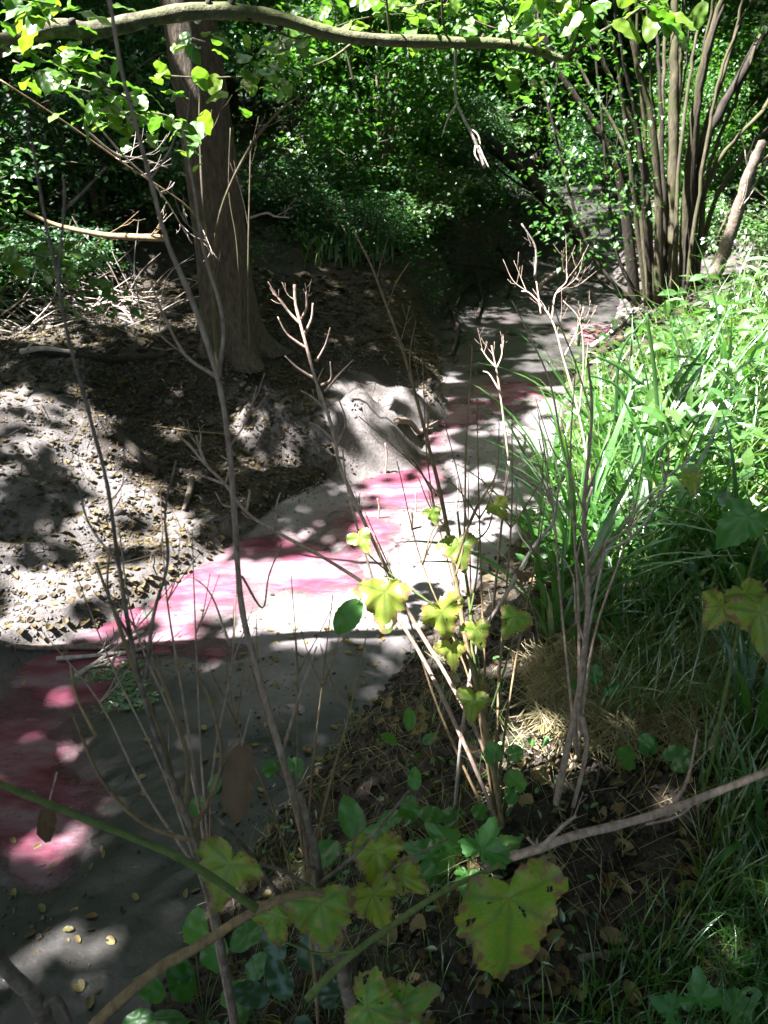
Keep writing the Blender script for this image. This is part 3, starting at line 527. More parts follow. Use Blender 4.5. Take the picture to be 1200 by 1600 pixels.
def side_twigs(parent, c, r, n, ln, mat_, lo=.3, up=.5, fork=True):
    for q in range(n):
        i = int(len(c) * rng.uniform(lo, .97)); i = min(i, len(c) - 2); T = c[i + 1] - c[i]; T = T / (np.linalg.norm(T) + 1e-9); d = T + rand_dirs(1)[0] * .75 + np.array([0, 0, up * .4]); d /= np.linalg.norm(d); l = ln * rng.uniform(.5, 1.2)
        mb = MB(); p = np.array([c[i], c[i] + d * l * .5 + rng.normal(size=3) * l * .05, c[i] + d * l + np.array([0, 0, l * .18])]); r0 = max(r[i] * .42, .0006); cc = catmull(p, 4); mb.tube(cc, np.linspace(r0, r0 * .5, len(cc)), 5)
        if fork:
            for _ in range(2):
                j = rng.randint(2, len(cc) - 2); d2 = d + rand_dirs(1)[0] * .8; d2 /= np.linalg.norm(d2); mb.tube(np.array([cc[j], cc[j] + d2 * l * .22, cc[j] + d2 * l * .42 + [0, 0, l * .08]]), [r0 * .6, r0 * .5, r0 * .35], 4)
        link('twig', mb.mesh('twig', mat_), parent)
def th_l(x, y): return np.arctan2(x, y)
def leaf_mesh(kind, size, mat_, seed=0, rings=6):
    """round | oval | lobed | lance leaf, stalk end at the origin, tip along +Y, normal +Z"""
    rs = np.random.RandomState(seed); k = 84 if kind == 'lobed' else 26; th = np.linspace(-np.pi, np.pi, k, endpoint=False); t = np.abs(th) / np.pi   # 0 = tip, 1 = stalk
    if kind == 'lobed':
        r = np.interp(t * 180, [0, 12, 30, 47, 60, 74, 93, 108, 128, 150, 168, 180], np.array([.84, .68, .50, .43, .47, .44, .55, .52, .43, .31, .20, .10]) * (1 + rs.normal(0, .05, 12))); saw = ((t * 14 + rs.rand()) % 1) * .055; r = (r + saw + rs.normal(0, .012, k)) * (1 + .10 * np.sin(th + rs.rand() * 6.28) + .06 * np.sin(2 * th + rs.rand() * 6.28))
    elif kind == 'round': r = .5 - .28 * np.exp(-((1 - t) / .09) ** 2) + .05 * np.exp(-(t / .08) ** 2) + .022 * np.cos(th * 13)
    elif kind == 'lance': r = 1 / np.sqrt((np.cos(th) / .56) ** 2 + (np.sin(th) / .23) ** 2) * (1 + .05 * np.cos(th * 7 + 1)) 
    else: r = 1 / np.sqrt((np.cos(th) / .54) ** 2 + (np.sin(th) / .34) ** 2) + .09 * np.exp(-(t / .09) ** 2) + .012 * np.cos(th * 11)
    vs = [(0, 0)]; rad = [0]; vein = [1.]; f = []; va = (0, .9, -.9, 1.9, -1.9)
    for j in range(1, rings + 1):
        q = j / rings; w = r * q
        for a, x in zip(th, w): vs.append((x * math.sin(a), x * math.cos(a))); rad.append(q); vein.append(max(math.exp(-((a - b) * max(q, .2) / .05) ** 2) for b in va))
    v = np.array(vs); c0 = np.array([0, .5 if kind not in ('lobed', 'round') else .34]); x, y = v[:, 0], v[:, 1]
    z = .13 * np.abs(x) - .22 * (y ** 2) - .16 * x * x + (.05 if kind == 'lobed' else .012) * np.sin(th_l(x, y) * 5 + seed) * np.array(rad) ** 2 + .03 * np.sin(x * 19 + seed) * np.array(rad) + .03 * np.sin(y * 15 + x * 6 + seed) * np.array(rad)
    V3 = np.stack([x, y + c0[1], z], 1) * size; V3 -= np.array([0, 0, 0])
    for i in range(k): f.append((0, 0, 1 + i, 1 + (i + 1) % k))
    for j in range(rings - 1):
        a = 1 + j * k; 
        for i in range(k): f.append((a + i, a + k + i, a + k + (i + 1) % k, a + (i + 1) % k))
    if kind == 'lobed':
        drop = set()
        for _ in range(4):
            jj = rs.randint(2, max(rings - 1, 3)); ii = rs.randint(k)
            for dj in range(rs.randint(1, 3)):
                for di_ in range(rs.randint(1, 4)): drop.add(k + (max(min(jj + dj, rings - 2), 0)) * k + (ii + di_) % k)
        f = [q for n_, q in enumerate(f) if n_ not in drop]
    me = bpy.data.meshes.new('leaf'); me.from_pydata(V3.tolist(), [], [q if q[0] != q[1] else (q[0], q[2], q[3]) for q in f]); me.polygons.foreach_set('use_smooth', [True] * len(f)); me.materials.append(mat_)
    for nm, c in (('rad', rad), ('vein', vein)): a = me.attributes.new(nm, 'FLOAT', 'POINT'); a.data.foreach_set('value', np.asarray(c, np.float32))
    return me
LM = {}
def lm(kind, mat_, seed=0, rings=5):
    key = (kind, mat_.name, seed)
    if key not in LM: LM[key] = leaf_mesh(kind, 1., mat_, seed, rings)
    return LM[key]
def put_leaf(parent, me, P, size, tip, nrm, name='leaf', flat=1.):
    y = Vector(tip).normalized(); x = y.cross(Vector(nrm)).normalized(); z = x.cross(y)
    M = Matrix(((x.x, y.x, z.x, P[0]), (x.y, y.y, z.y, P[1]), (x.z, y.z, z.z, P[2]), (0, 0, 0, 1))) @ Matrix.Diagonal((size, size, size * flat, 1))
    o = bpy.data.objects.new(name, me); C.objects.link(o)
    if parent: o.parent = parent; o.matrix_parent_inverse = Matrix.Translation(-ROOT[parent.name])
    o.matrix_world = M if not parent else M; o.matrix_basis = M
    return o
def px_leaf(parent, me, px, py, y, wpx, ang, tilt=.35, name='leaf'):
    """stalk end at the pixel, tip towards ang (degrees, 0 = up in view, clockwise), wpx long"""
    P = V(px, py, y); size = 2 * pxr(P, wpx); a = R_(ang); t = Vector(math.sin(a) * ax_r + math.cos(a) * ax_u + ax_f * rng.uniform(-.25, .25)); nrm = Vector(-ax_f + ax_u * tilt + ax_r * rng.uniform(-.3, .3))
    return put_leaf(parent, me, P, size, t, nrm, name)

# the limb that arches across the top, and the tree it belongs to
lt = empty('leaning_hazel', (-3.2, 2.3, gz(-3.2, 2.3)), 'knotty leaning limb with green bark arching across the top of the view', 'tree')
LP = [V(-1500, 1500, 2.2)] if False else []
W = [Vector((-3.2, 2.3, gz(-3.2, 2.3) - .1)), Vector((-3.05, 2.4, 1.0)), Vector((-2.3, 2.55, 1.95))] + pl([(0, 72), (150, 47), (300, 18), (420, 25), (545, 58), (700, 66), (800, 70), (885, 95)], 2.6, 3.1)
c = catmull(W, 12); r = np.interp(np.arange(len(c)), [0, 24, 36, 60, 96, len(c) - 1], [.05, .04, .026, .023, .018, .012]); r = r * (1 + .16 * (vnoise(np.arange(len(c)) * .31, np.zeros(len(c))) - .5)); mb = MB(); mb.tube(c, r, 14, .07); limb = link('limb', mb.mesh('limb', M_LIMB), lt)
for j, i in enumerate(range(34, len(c) - 4, 4)):   # knots
    d = rand_dirs(1)[0]; d[1] *= .4; d /= np.linalg.norm(d); mb = MB(); mb.tube(np.array([c[i], c[i] + d * r[i] * 1.1, c[i] + d * r[i] * 1.6]), [r[i] * .65, r[i] * .45, r[i] * .2], 8, .5); link('knot', mb.mesh('knot', M_DARKBARK), limb) if False else link('knot', mb.mesh('knot', M_DARKBARK), lt)
up = [([(885, 95), (900, 60), (905, 20), (912, -40)], 7, 4), ([(885, 92), (930, 55), (990, 20), (1040, -20)], 6, 3), ([(700, 66), (692, 30), (690, -30)], 5, 3), ([(560, 60), (520, 90), (470, 110)], 5, 2), ([(800, 70), (792, 30), (780, -30)], 4, 2), ([(610, 62), (606, 20), (600, -30)], 5, 3)]
for pts, a, b in up: o, cc, rr = stick('branch', lt, pts, a, b, 3.0, 2.9, M_LIMB)
o, cc, rr = stick('hanging_shoot', lt, [(713, 68), (711, 110), (714, 160), (735, 205), (748, 235), (757, 262)], 4, 5, 3.02, 3.0, M_PALE); o['label'] = 'broken pale shoot hanging from the limb'
for pts in ([(748, 228), (756, 246), (764, 262)], [(744, 222), (742, 240), (748, 252)], [(716, 160), (700, 185), (690, 215)], [(733, 200), (746, 210), (751, 226)]): stick('hanging_shoot', lt, pts, 4, 1.6, 3.01, 2.98, M_PALE)
# leafy sprays on thin branches of that tree
def spray(parent, pts, y0, y1, nleaf, lpx, w=4, lmat=M_HAZEL, kind='oval', droop=.4, gated=False):
    o, cc, rr = stick('twig', parent, pts, w, 1.5, y0, y1, M_HSTEM)
    for q in range(int(nleaf * 1.7)):
        i = rng.randint(len(cc)); P = cc[i] + rand_dirs(1)[0] * rng.uniform(.01, .13); d = rand_dirs(1)[0]; d[2] = d[2] * .4 - droop; nr = rand_dirs(1)[0] * .5 + np.array([0, -.25, 1.])
        put_leaf(parent, lm(kind, lmat, q % 4), P, 2 * pxr(P, lpx * rng.uniform(.7, 1.25)), d, nr)
SPR = [([(-40, 20), (60, 60), (110, 90), (170, 130)], 2.5, 2.75, 11, 38), ([(20, 95), (90, 130), (160, 150), (235, 190)], 2.75, 2.85, 20, 32), ([(60, 80), (140, 120), (210, 160), (280, 200)], 2.6, 2.8, 26, 30), ([(150, 150), (200, 175), (260, 180), (285, 210)], 2.7, 2.7, 16, 30), ([(-60, -30), (20, -5), (90, 8)], 2.3, 2.3, 11, 46),
       ([(0, -10), (60, 0), (120, -5)], 2.9, 2.9, 12, 40), ([(300, 60), (330, 70), (360, 90), (400, 110)], 3.4, 3.4, 14, 30), ([(250, 118), (320, 122), (380, 120), (430, 128)], 3.6, 3.7, 10, 32), ([(420, 40), (470, 60), (560, 30), (640, 20)], 3.2, 3.3, 16, 28), ([(700, 10), (760, 40), (840, 60)], 3.1, 3.1, 16, 28),
       ([(880, -30), (860, 0), (900, 20), (935, 50)], 2.9, 3., 16, 36), ([(990, 20), (1030, 10), (1060, 30)], 3.0, 3.0, 9, 36), ([(960, -20), (1010, 5), (1050, 15)], 2.8, 2.8, 8, 40), ([(780, 95), (800, 110), (830, 120)], 3.1, 3.1, 6, 28), ([(560, -20), (620, 10), (680, 0)], 3.2, 3.2, 12, 30), ([(420, 90), (470, 60), (500, 20)], 3.6, 3.7, 12, 28),
       ([(800, -20), (850, 10), (880, 30)], 3.0, 3.0, 10, 34)]
for p, y0, y1, nl, lp in SPR: spray(lt, p, y0, y1, nl, lp)

for q, (pts, ya, yb, nl, lp, lab) in enumerate([([(-30, 400), (40, 395), (110, 420), (165, 445)], 4.6, 4.9, 26, 26, 'pale sunlit leafy spray reaching in at the left edge above the brushwood'), ([(-30, 350), (30, 360), (90, 385), (130, 400)], 4.9, 5.1, 20, 22, 'smaller leafy spray above the pale one at the left edge'), ([(80, 470), (130, 455), (180, 470), (225, 480)], 5.0, 5.2, 18, 16, 'leafy trailing shoot over the brushwood heap')]):
    e = empty('leafy_branch', V(*pts[0], ya), lab, 'branch'); spray(e, pts, ya, yb, nl, lp, 4, M_HAZEL, 'oval', .3); BEAMS.append((V(*pts[2], yb), .4, .9))
# multi stemmed hazel on the right bank
hz = G(1020, 478); hc = empty('coppiced_hazel', hz, 'dense clump of slender stems fanning up from one base on the right bank', 'tree')
y0 = hz.y; tops = [(835, 0), (868, -10), (905, -20), (930, -20), (955, -30), (975, -10), (990, -30), (1010, -20), (1025, -30), (1040, 0), (1055, -30), (1070, -20), (1085, -30), (1100, -10), (1118, -30), (1135, -20), (1150, -40), (1165, -20), (1185, -20), (1200, 20), (1225, 0), (1240, 60), (1260, 100), (1290, 150)]
ends = []
for q, (tx, ty) in enumerate(tops):
    bx = 1005 + (q / len(tops)) * 85 + rng.uniform(-10, 10); by = 474 + rng.uniform(-14, 8) - q * .8; yy = y0 + rng.uniform(-.3, .5); mx = bx + (tx - bx) * rng.uniform(.08, .42); my = by + (ty - by) * .45; m2 = bx + (tx - bx) * rng.uniform(.42, .78)
    w = rng.uniform(4, 9) if q % 5 else rng.uniform(12, 17)
    o, cc, rr = stick('stem', hc, [(bx, by + 10), (mx, my), (m2, by + (ty - by) * .75), (tx, ty)], w * 1.15, w * .6, yy, yy + rng.uniform(-.5, .5), M_HSTEM if q % 4 else M_DARKBARK, 9, .08, 7, .006)
    ends.append(cc[-1]); ends.append(cc[len(cc) * 3 // 4]); top = cc[-1] + (cc[-1] - cc[-6]) * 2
    mb = MB(); mb.tube(np.array([cc[-1], (cc[-1] + top) / 2, top + [0, 0, .3]]), [rr[-1], rr[-1] * .7, rr[-1] * .3], 6); link('stem', mb.mesh('stem', M_HSTEM), hc); ends.append(top)
e_ = np.array(ends); cen = np.repeat(e_, 14, 0) + rand_dirs(len(e_) * 14) * np.array([.8, .8, .7]); cen = np.vstack([cen, np.array([V(rng.uniform(940, 1230), rng.uniform(20, 440), y0 + rng.uniform(-.7, .9)) for _ in range(420)]), np.array([V(rng.uniform(850, 1020), 105 + 235 * rng.rand() ** .8, rng.uniform(8.4, 10.6)) for _ in range(300)])])
P, t, n, s = spray_leaves(cen, 7, .22, .065); k_ = gate(P); link('foliage', scatter(*LEAF4, P[k_], frames(t[k_], n[k_]), s[k_], 'foliage', M_HERB), hc)
for pts, w in (([(1127, 405), (1150, 340), (1168, 280), (1192, 222)], 20), ):
    b = empty('broken_stem', G(1120, 425), 'pale bark stripped stem leaning right beside the stem clump', 'dead tree'); stick('stem', b, [(1112, 440)] + pts, w, w * .75, 6.3, 6.2, M_DEBRIS, 10, .3)
    side_twigs(b, np.array(pl(pts, 6.3, 6.2)), np.full(4, .02), 3, .3, M_PALE)
# thin saplings near the clump
for q, (pts, lab) in enumerate([([(985, 470), (940, 420), (905, 350), (880, 260), (850, 130), (840, 20)], 'slender sapling bowed over the stream left of the stem clump'), ([(1000, 470), (965, 400), (950, 300), (940, 180), (925, 40)], 'dark sapling rising at the left flank of the stem clump')]):
    e = empty('sapling', G(pts[0][0], pts[0][1]), lab, 'sapling'); o, cc, rr = stick('stem', e, pts, 7, 3, 7.6, 7.8, M_DARKBARK, 6, .1, 6); cq = np.repeat(cc[len(cc) // 3:], 4, 0); P, t, n, s = spray_leaves(cq + rand_dirs(len(cq)) * .35, 8, .25, .065); link('foliage', scatter(*LEAF4, P, frames(t, n), s, 'foliage', M_SHRUB), e); side_twigs(e, cc, rr, 5, .4, M_DARKBARK)

# fallen trunks and leaning poles
def log(name, lab, cat, pts, w0, w1, y0, y1, mat_=M_DARKBARK, tw=3, tl=.4, k=12):
    W = pl(pts, y0, y1); e = empty(name, W[0], lab, cat); o, cc, rr = stick('stem', e, pts, w0, w1, y0, y1, mat_, k, .12); side_twigs(e, cc, rr * .5, tw, tl, mat_, .1); return e
log('fallen_tree', 'dark trunk slanting down across the sunlit far bank to the stream', 'fallen tree', [(912, 372), (870, 322), (822, 272), (760, 222), (700, 203)], 30, 15, 11.4, 12.6, tw=5, tl=.8)
log('fallen_branch', 'dark branch lying along the foot of the far left bank', 'fallen branch', [(520, 345), (600, 300), (680, 300), (760, 285)], 8, 5, 10.5, 12.0, tw=4)
log('fallen_branch', 'blurred tan broken branch sticking out left of the big trunk', 'fallen branch', [(40, 330), (90, 352), (155, 366), (200, 370), (255, 372)], 5, 11, 3.4, 3.3, M_TAN, 2, .15)
log('fallen_branch', 'pale forked branch stranded on mud where the stream bends away', 'fallen branch', [(838, 462), (850, 440), (872, 424), (900, 410)], 7, 5, 8.9, 9.6, M_DEBRIS, 3, .25)
log('standing_snag', 'short pale upright stub with hooked top in the stream bend', 'dead branch', [(836, 432), (838, 400), (834, 380), (815, 350)], 4, 2, 8.6, 8.6, M_PALE, 2, .15)
def ground_stick(name, lab, cat, pts, w, mat_, lift=.3, tw=3, tl=.2, group=None):
    g = [G(*p) for p in pts]; d = [2 * pxr(q, 1) for q in g]; W = [q + Vector((0, 0, dd * w * lift)) for q, dd in zip(g, d)]; e = empty(name, W[0], lab, cat, group); c = catmull(W, 6); r = np.linspace(w, w * .55, len(c)) * np.mean(d) / 2; mb = MB(); mb.tube(c, r, 9, .15); link('stem', mb.mesh('stem', mat_), e)
    side_twigs(e, c, r, tw, tl, mat_, .1); return e
ground_stick('fallen_branch', 'long grey pole lying at the left edge beside the pink water', 'fallen branch', [(-60, 1014), (60, 1015), (150, 1016), (228, 1018)], 11, M_DEBRIS, .5)
ground_stick('fallen_branch', 'bleached branch running into the pink water below the grey pole', 'fallen branch', [(120, 1062), (160, 1035), (200, 1005), (225, 990)], 9, M_PALE, .7, 4)
ground_stick('fallen_branch', 'second bleached branch fanning beside the grey pole', 'fallen branch', [(90, 1035), (150, 1030), (215, 1022), (240, 1010)], 7, M_PALE, 1.1, 4)
ground_stick('fallen_branch', 'short dark log lying askew on the leaf strewn left bank', 'fallen branch', [(188, 686), (215, 715), (248, 745)], 20, M_DARKBARK, .4, 1)
ground_stick('fallen_branch', 'small pale stick on the bank below the dark askew log', 'fallen branch', [(300, 752), (296, 775), (288, 800)], 12, M_DEBRIS, .4, 0)
ground_stick('fallen_log', 'dark moss edged log at the back of the left bank', 'fallen log', [(30, 548), (100, 556), (180, 566), (262, 560)], 16, M_DARKBARK, .4, 3)
ground_stick('fallen_log', 'pale topped log resting on the dark one at the back', 'fallen log', [(35, 562), (70, 556), (120, 562)], 10, M_PALE, 1.2, 1)
ground_stick('fallen_branch', 'long thin green brown rod across the left bank leaf litter', 'fallen branch', [(235, 668), (300, 676), (370, 682), (430, 684)], 3, M_TAN, 1, 0)
ground_stick('driftwood', 'knobbly grey driftwood jammed at the foot of the pale mound', 'driftwood', [(620, 665), (640, 668), (655, 684), (668, 672)], 11, M_DEBRIS, .8, 3, .12)
ground_stick('fallen_branch', 'pale branch by the far right waterline below the stem clump', 'fallen branch', [(925, 545), (960, 520), (990, 490)], 8, M_PALE, .6, 3)
ground_stick('fallen_branch', 'dark branch along the mud left of the hanging roots', 'fallen branch', [(120, 640), (170, 650), (240, 640)], 6, M_DARKBARK, .5, 2)
ground_stick('fallen_branch', 'dark stick half buried at the bottom by the fresh grass', 'fallen branch', [(735, 1568), (800, 1572), (865, 1578)], 22, M_DARKBARK, .3, 1, .08)
ground_stick('fallen_branch', 'grey stick lying on dark soil right of the big ragged leaf', 'fallen branch', [(905, 1500), (950, 1492), (1000, 1484)], 11, M_DEBRIS, .4, 1, .05)
for q, (pts, lab) in enumerate([([(780, 395), (800, 430), (790, 470)], 'dark root hanging from the far bank at the bend'), ([(740, 430), (752, 470), (745, 505)], 'dark root drooping to the mud left of the bend'), ([(700, 480), (715, 520), (706, 560)], 'dark root reaching the water below the far bank')]): ground_stick('exposed_root', lab, 'root', pts, 7, M_DARKBARK, 1., 4, .4)
ground_stick('fallen_branch', 'dark branch lying across the narrow far channel', 'fallen branch', [(985, 470), (930, 440), (880, 405), (845, 392)], 9, M_DARKBARK, 1.2, 6, .6)
ground_stick('fallen_branch', 'thin dark branch propped from the far bank over the bend', 'fallen branch', [(700, 420), (770, 430), (840, 455), (900, 480)], 5, M_DARKBARK, 2., 6, .5)
ground_stick('fallen_branch', 'bleached twiggy branch caught on the mud of the narrow channel', 'fallen branch', [(835, 415), (870, 425), (905, 445)], 4, M_PALE, 1.5, 6, .4)
# pegs in the mud
for q, (x, y, h_, w, m_, lab) in enumerate([(786, 712, 34, 7, M_PALE, 'pair of pale sticks standing in the mud beside the sedge'), (816, 715, 36, 5, M_PALE, 'pair of pale sticks standing in the mud beside the sedge'), (640, 828, 32, 8, M_DEADSTEM, 'dark brown peg leaning in the mud below the pink shallows'), (602, 738, 45, 3, M_DEADSTEM, 'thin dark stalk standing in the pink shallows'), (590, 810, 32, 3, M_DEADSTEM, 'thin dark stalk standing in the pink shallows'), (648, 800, 30, 3, M_DEADSTEM, 'thin dark stalk standing in the pink shallows'), (712, 800, 50, 3, M_DEADSTEM, 'thin dark stalk standing in the pink shallows')]):
    g = G(x, y); e = empty('stake', g, lab, 'stick', {0: 'pale sticks beside the sedge', 1: 'pale sticks beside the sedge', 2: None}.get(q, 'thin stalks in the shallows')); u = 2 * pxr(g, 1); c = catmull([g - Vector((0, 0, .05)), g + Vector((.01, 0, u * h_ * .6)), g + Vector((.0, 0, u * h_ * 1.1))], 4); mb = MB(); mb.tube(c, np.linspace(u * w / 2, u * w / 2.8, len(c)), 7, .2); link('stem', mb.mesh('stem', m_), e)

# ------------------------------------------------------------------ foreground dead plants, traced stem by stem
def plant(name, lab, cat, base, parts, mat_=M_DEADSTEM, auto=0, al=.12, group=None):
    e = empty(name, base, lab, cat, group); out = []
    for q, (pts, w0, w1, ya, yb) in enumerate(parts): out.append(stick('stem' if q == 0 else 'twig', e, pts, w0, w1, ya, yb, mat_))
    if name in ('dead_stalk', 'dead_plant', 'mustard_plant', 'sapling', 'tattered_plant'):
        o, c, r = out[0]; g0 = gz(c[0][0], c[0][1])
        if c[0][2] > g0 - .02: mb = MB(); a = np.array([c[0], (c[0][0] * .98, c[0][1] - .004, (c[0][2] + g0) / 2), (c[0][0] * .97, c[0][1] - .01, g0 - .03)]); mb.tube(catmull(a, 3), np.linspace(r[0], r[0] * 1.15, 7), 6); link('stem', mb.mesh('stem', mat_), e)
    if auto:
        for o, c, r in out[:3]: side_twigs(e, c, r, auto, al, mat_)
    return e
plant('dead_stalk', 'tall brown dead stem sweeping up the left third, out of focus', 'dead plant', V(520, 1490, .95), [
    ([(545, 1560), (500, 1420), (470, 1290), (440, 1180), (405, 1060), (378, 950), (368, 830), (358, 700), (340, 590), (300, 470), (262, 380), (240, 300), (215, 205), (190, 110), (172, 0), (168, -40)], 12, 5.5, .95, 1.02),
    ([(340, 590), (290, 555), (255, 490), (235, 440)], 6, 2.5, 1.0, 1.05), ([(342, 590), (348, 500), (318, 390), (302, 290), (285, 200)], 7, 3, 1.0, 1.1), ([(235, 280), (262, 240), (275, 210)], 4, 2, 1.0, 1.0), ([(215, 205), (185, 165), (150, 120)], 4, 2, 1.0, 1.0), ([(378, 900), (410, 950), (420, 900), (440, 850)], 4, 2, 1.0, 1.02),
    ([(360, 1010), (330, 930), (300, 900)], 4, 2, 1.0, 1.0), ([(440, 1180), (470, 1080), (495, 1010)], 6, 2.5, .97, 1.0)], auto=3, al=.10)
plant('dead_stalk', 'blurred grey brown stems crossing at the far left, in front of the mud', 'dead plant', V(300, 1340, .75), [
    ([(330, 1400), (300, 1300), (262, 1200), (228, 1100), (205, 1000), (185, 880), (168, 760), (140, 650), (110, 540), (92, 440), (100, 330), (100, 280)], 9, 4, .78, .85),
    ([(228, 1060), (240, 960), (262, 880), (258, 800), (275, 720)], 7, 3, .8, .85), ([(92, 440), (70, 340), (50, 220)], 6, 4, .84, .9), ([(98, 330), (130, 300), (165, 262)], 6, 3, .85, .85), ([(185, 880), (140, 820), (120, 750)], 5, 3, .8, .85), ([(205, 1000), (170, 930), (172, 850)], 5, 3, .8, .8)], M_DEBRIS, 2, .08)
plant('dead_stalk', 'thin tan stem rising from the lower left over the dark mud', 'dead plant', V(290, 1310, .8), [
    ([(318, 1330), (280, 1250), (250, 1150), (215, 1060), (180, 960), (150, 880)], 13, 4, .8, .9), ([(290, 1270), (292, 1180), (260, 1080), (225, 1000)], 9, 3, .8, .9), ([(300, 1300), (345, 1200), (330, 1100), (300, 1040)], 8, 3, .8, .9), ([(150, 1150), (120, 1090), (110, 1040)], 5, 3, .8, .85), ([(330, 1320), (230, 1290), (160, 1220), (115, 1120)], 9, 4, .8, .85)], M_TAN, 2, .07)
plant('dead_plant', 'antler like pinkish dry shoot standing before the pale mound', 'dead plant', G(785, 1310), [
    ([(790, 1300), (760, 1180), (700, 1060), (640, 960), (595, 870), (553, 780), (530, 725), (522, 680), (510, 640), (492, 590), (480, 545), (470, 507), (462, 475), (460, 445)], 7, 5, 1.32, 1.9),
    ([(470, 507), (452, 488), (436, 466)], 5, 3, 1.88, 1.9), ([(470, 500), (479, 480), (478, 456)], 5, 3, 1.9, 1.9), ([(476, 522), (487, 497), (489, 474)], 5, 3, 1.87, 1.88), ([(480, 545), (462, 533), (447, 520), (434, 495)], 5, 2, 1.86, 1.86), ([(492, 592), (465, 575), (445, 556)], 5, 2, 1.85, 1.85), ([(494, 565), (508, 540), (516, 512)], 4.5, 2, 1.85, 1.85),
    ([(502, 602), (517, 592), (516, 565)], 4.5, 2, 1.84, 1.84), ([(508, 612), (530, 585), (552, 562)], 4.5, 2, 1.83, 1.83), ([(515, 645), (490, 622), (470, 610)], 4.5, 2, 1.82, 1.82), ([(523, 690), (500, 668), (484, 660)], 4.5, 2, 1.8, 1.8), ([(525, 700), (540, 660), (530, 625)], 4, 2, 1.8, 1.8), ([(500, 625), (495, 600), (505, 575)], 4, 2, 1.8, 1.8)], auto=2, al=.06)
plant('dead_plant', 'second pinkish dry shoot with upright prongs, over the bank edge', 'dead plant', G(770, 1290), [
    ([(780, 1290), (720, 1150), (650, 1010), (590, 930), (520, 880), (430, 830), (385, 800), (350, 755), (320, 725), (300, 700), (278, 680)], 7, 4, 1.3, 1.75), ([(322, 727), (312, 700), (306, 680)], 4.5, 3, 1.7, 1.7), ([(325, 730), (313, 705), (314, 680)], 4, 3, 1.7, 1.7), ([(352, 757), (320, 745), (282, 732)], 4.5, 3, 1.68, 1.7), ([(352, 755), (360, 725), (345, 712)], 4, 2, 1.68, 1.7),
    ([(385, 800), (390, 770), (388, 766)], 5, 3, 1.65, 1.65), ([(372, 790), (350, 790), (336, 768)], 4, 2, 1.65, 1.65), ([(430, 830), (432, 790), (438, 770)], 4, 2, 1.62, 1.62), ([(590, 930), (560, 830), (542, 760), (535, 700)], 4, 2.5, 1.5, 1.6)], auto=2, al=.05)
plant('dead_plant', 'tall dry stem through the middle with whip like side shoots', 'dead plant', G(790, 1320), [
    ([(792, 1330), (770, 1200), (755, 1120), (728, 1000), (712, 900), (690, 780), (668, 690), (650, 620), (630, 550), (605, 480), (578, 410), (552, 360)], 10, 3, 1.28, 1.75), ([(668, 690), (672, 640), (700, 600)], 3, 1.5, 1.5, 1.6), ([(690, 780), (640, 720), (560, 650)], 3, 1.5, 1.45, 1.6), ([(650, 620), (640, 560), (650, 500)], 3, 1.5, 1.6, 1.6),
    ([(712, 880), (740, 800), (775, 740), (780, 660)], 4, 1.5, 1.4, 1.5), ([(605, 480), (620, 440), (640, 410)], 2.5, 1.5, 1.7, 1.7), ([(712, 900), (725, 840), (728, 700), (735, 600), (738, 540)], 4, 1.6, 1.4, 1.7)], M_TAN, 3, .14)
plant('dead_plant', 'stout pale forked dry stalk in front of the grass', 'dead plant', G(862, 1300), [
    ([(858, 1312), (880, 1200), (905, 1080), (918, 960), (918, 880), (912, 800), (918, 730), (925, 640), (918, 560)], 12, 3.5, 1.35, 1.5), ([(918, 880), (945, 850), (985, 825), (1010, 790)], 6, 3, 1.42, 1.5), ([(918, 900), (912, 840), (885, 800), (860, 770), (800, 740)], 5, 2, 1.42, 1.5), ([(915, 1010), (900, 960), (895, 900), (865, 850)], 5, 2, 1.4, 1.5),
    ([(912, 800), (880, 700), (860, 600), (830, 530), (800, 470)], 4, 2, 1.44, 1.7), ([(925, 650), (900, 570), (880, 520), (862, 470)], 3, 2, 1.48, 1.6), ([(914, 780), (945, 700), (950, 690)], 4, 2, 1.45, 1.5), ([(910, 1120), (915, 1180), (885, 1300)], 8, 6, 1.38, 1.35)], auto=4, al=.10)
plant('dead_plant', 'pale y shaped dry stalk left of the grass, tip lit by the sun', 'dead plant', V(745, 1060, 1.45), [
    ([(722, 1140), (745, 1010), (790, 930), (830, 860), (862, 820), (868, 800)], 6, 5, 1.42, 1.6), ([(862, 822), (845, 790), (835, 760)], 4, 2, 1.6, 1.6), ([(868, 805), (872, 770), (880, 740)], 4, 2, 1.6, 1.6), ([(830, 860), (810, 830), (806, 780)], 3, 2, 1.55, 1.6)], M_PALE, 2, .06)
plant('dead_plant', 'curled dry spray with seed stalks over the sunlit grass', 'dead plant', V(1010, 830, 1.9), [
    ([(945, 862), (985, 840), (1020, 800), (1042, 745), (1045, 700)], 4, 3, 1.7, 1.8), ([(1042, 745), (1075, 720), (1088, 700)], 4, 2, 1.75, 1.8), ([(1040, 752), (1032, 720), (1030, 700)], 3.5, 2, 1.75, 1.8), ([(985, 838), (990, 790), (985, 750)], 3, 2, 1.72, 1.75), ([(1015, 785), (1045, 760), (1048, 755)], 4, 3, 1.75, 1.75)], M_PALE, 3, .06)
plant('dead_plant', 'sparse twiggy dead plant standing over the dark water bend', 'dead plant', V(905, 700, 2.4), [
    ([(925, 760), (905, 650), (880, 560), (862, 500), (830, 460), (815, 455)], 4, 2, 2.3, 2.6), ([(880, 560), (900, 520), (912, 480)], 3, 2, 2.5, 2.6), ([(862, 500), (868, 460), (885, 440), (885, 420)], 3, 1.5, 2.5, 2.6), ([(905, 650), (912, 560), (905, 500), (880, 470)], 3, 1.5, 2.4, 2.5), ([(845, 490), (838, 440)], 2.5, 1.5, 2.5, 2.6)], M_DEADSTEM, 5, .12)
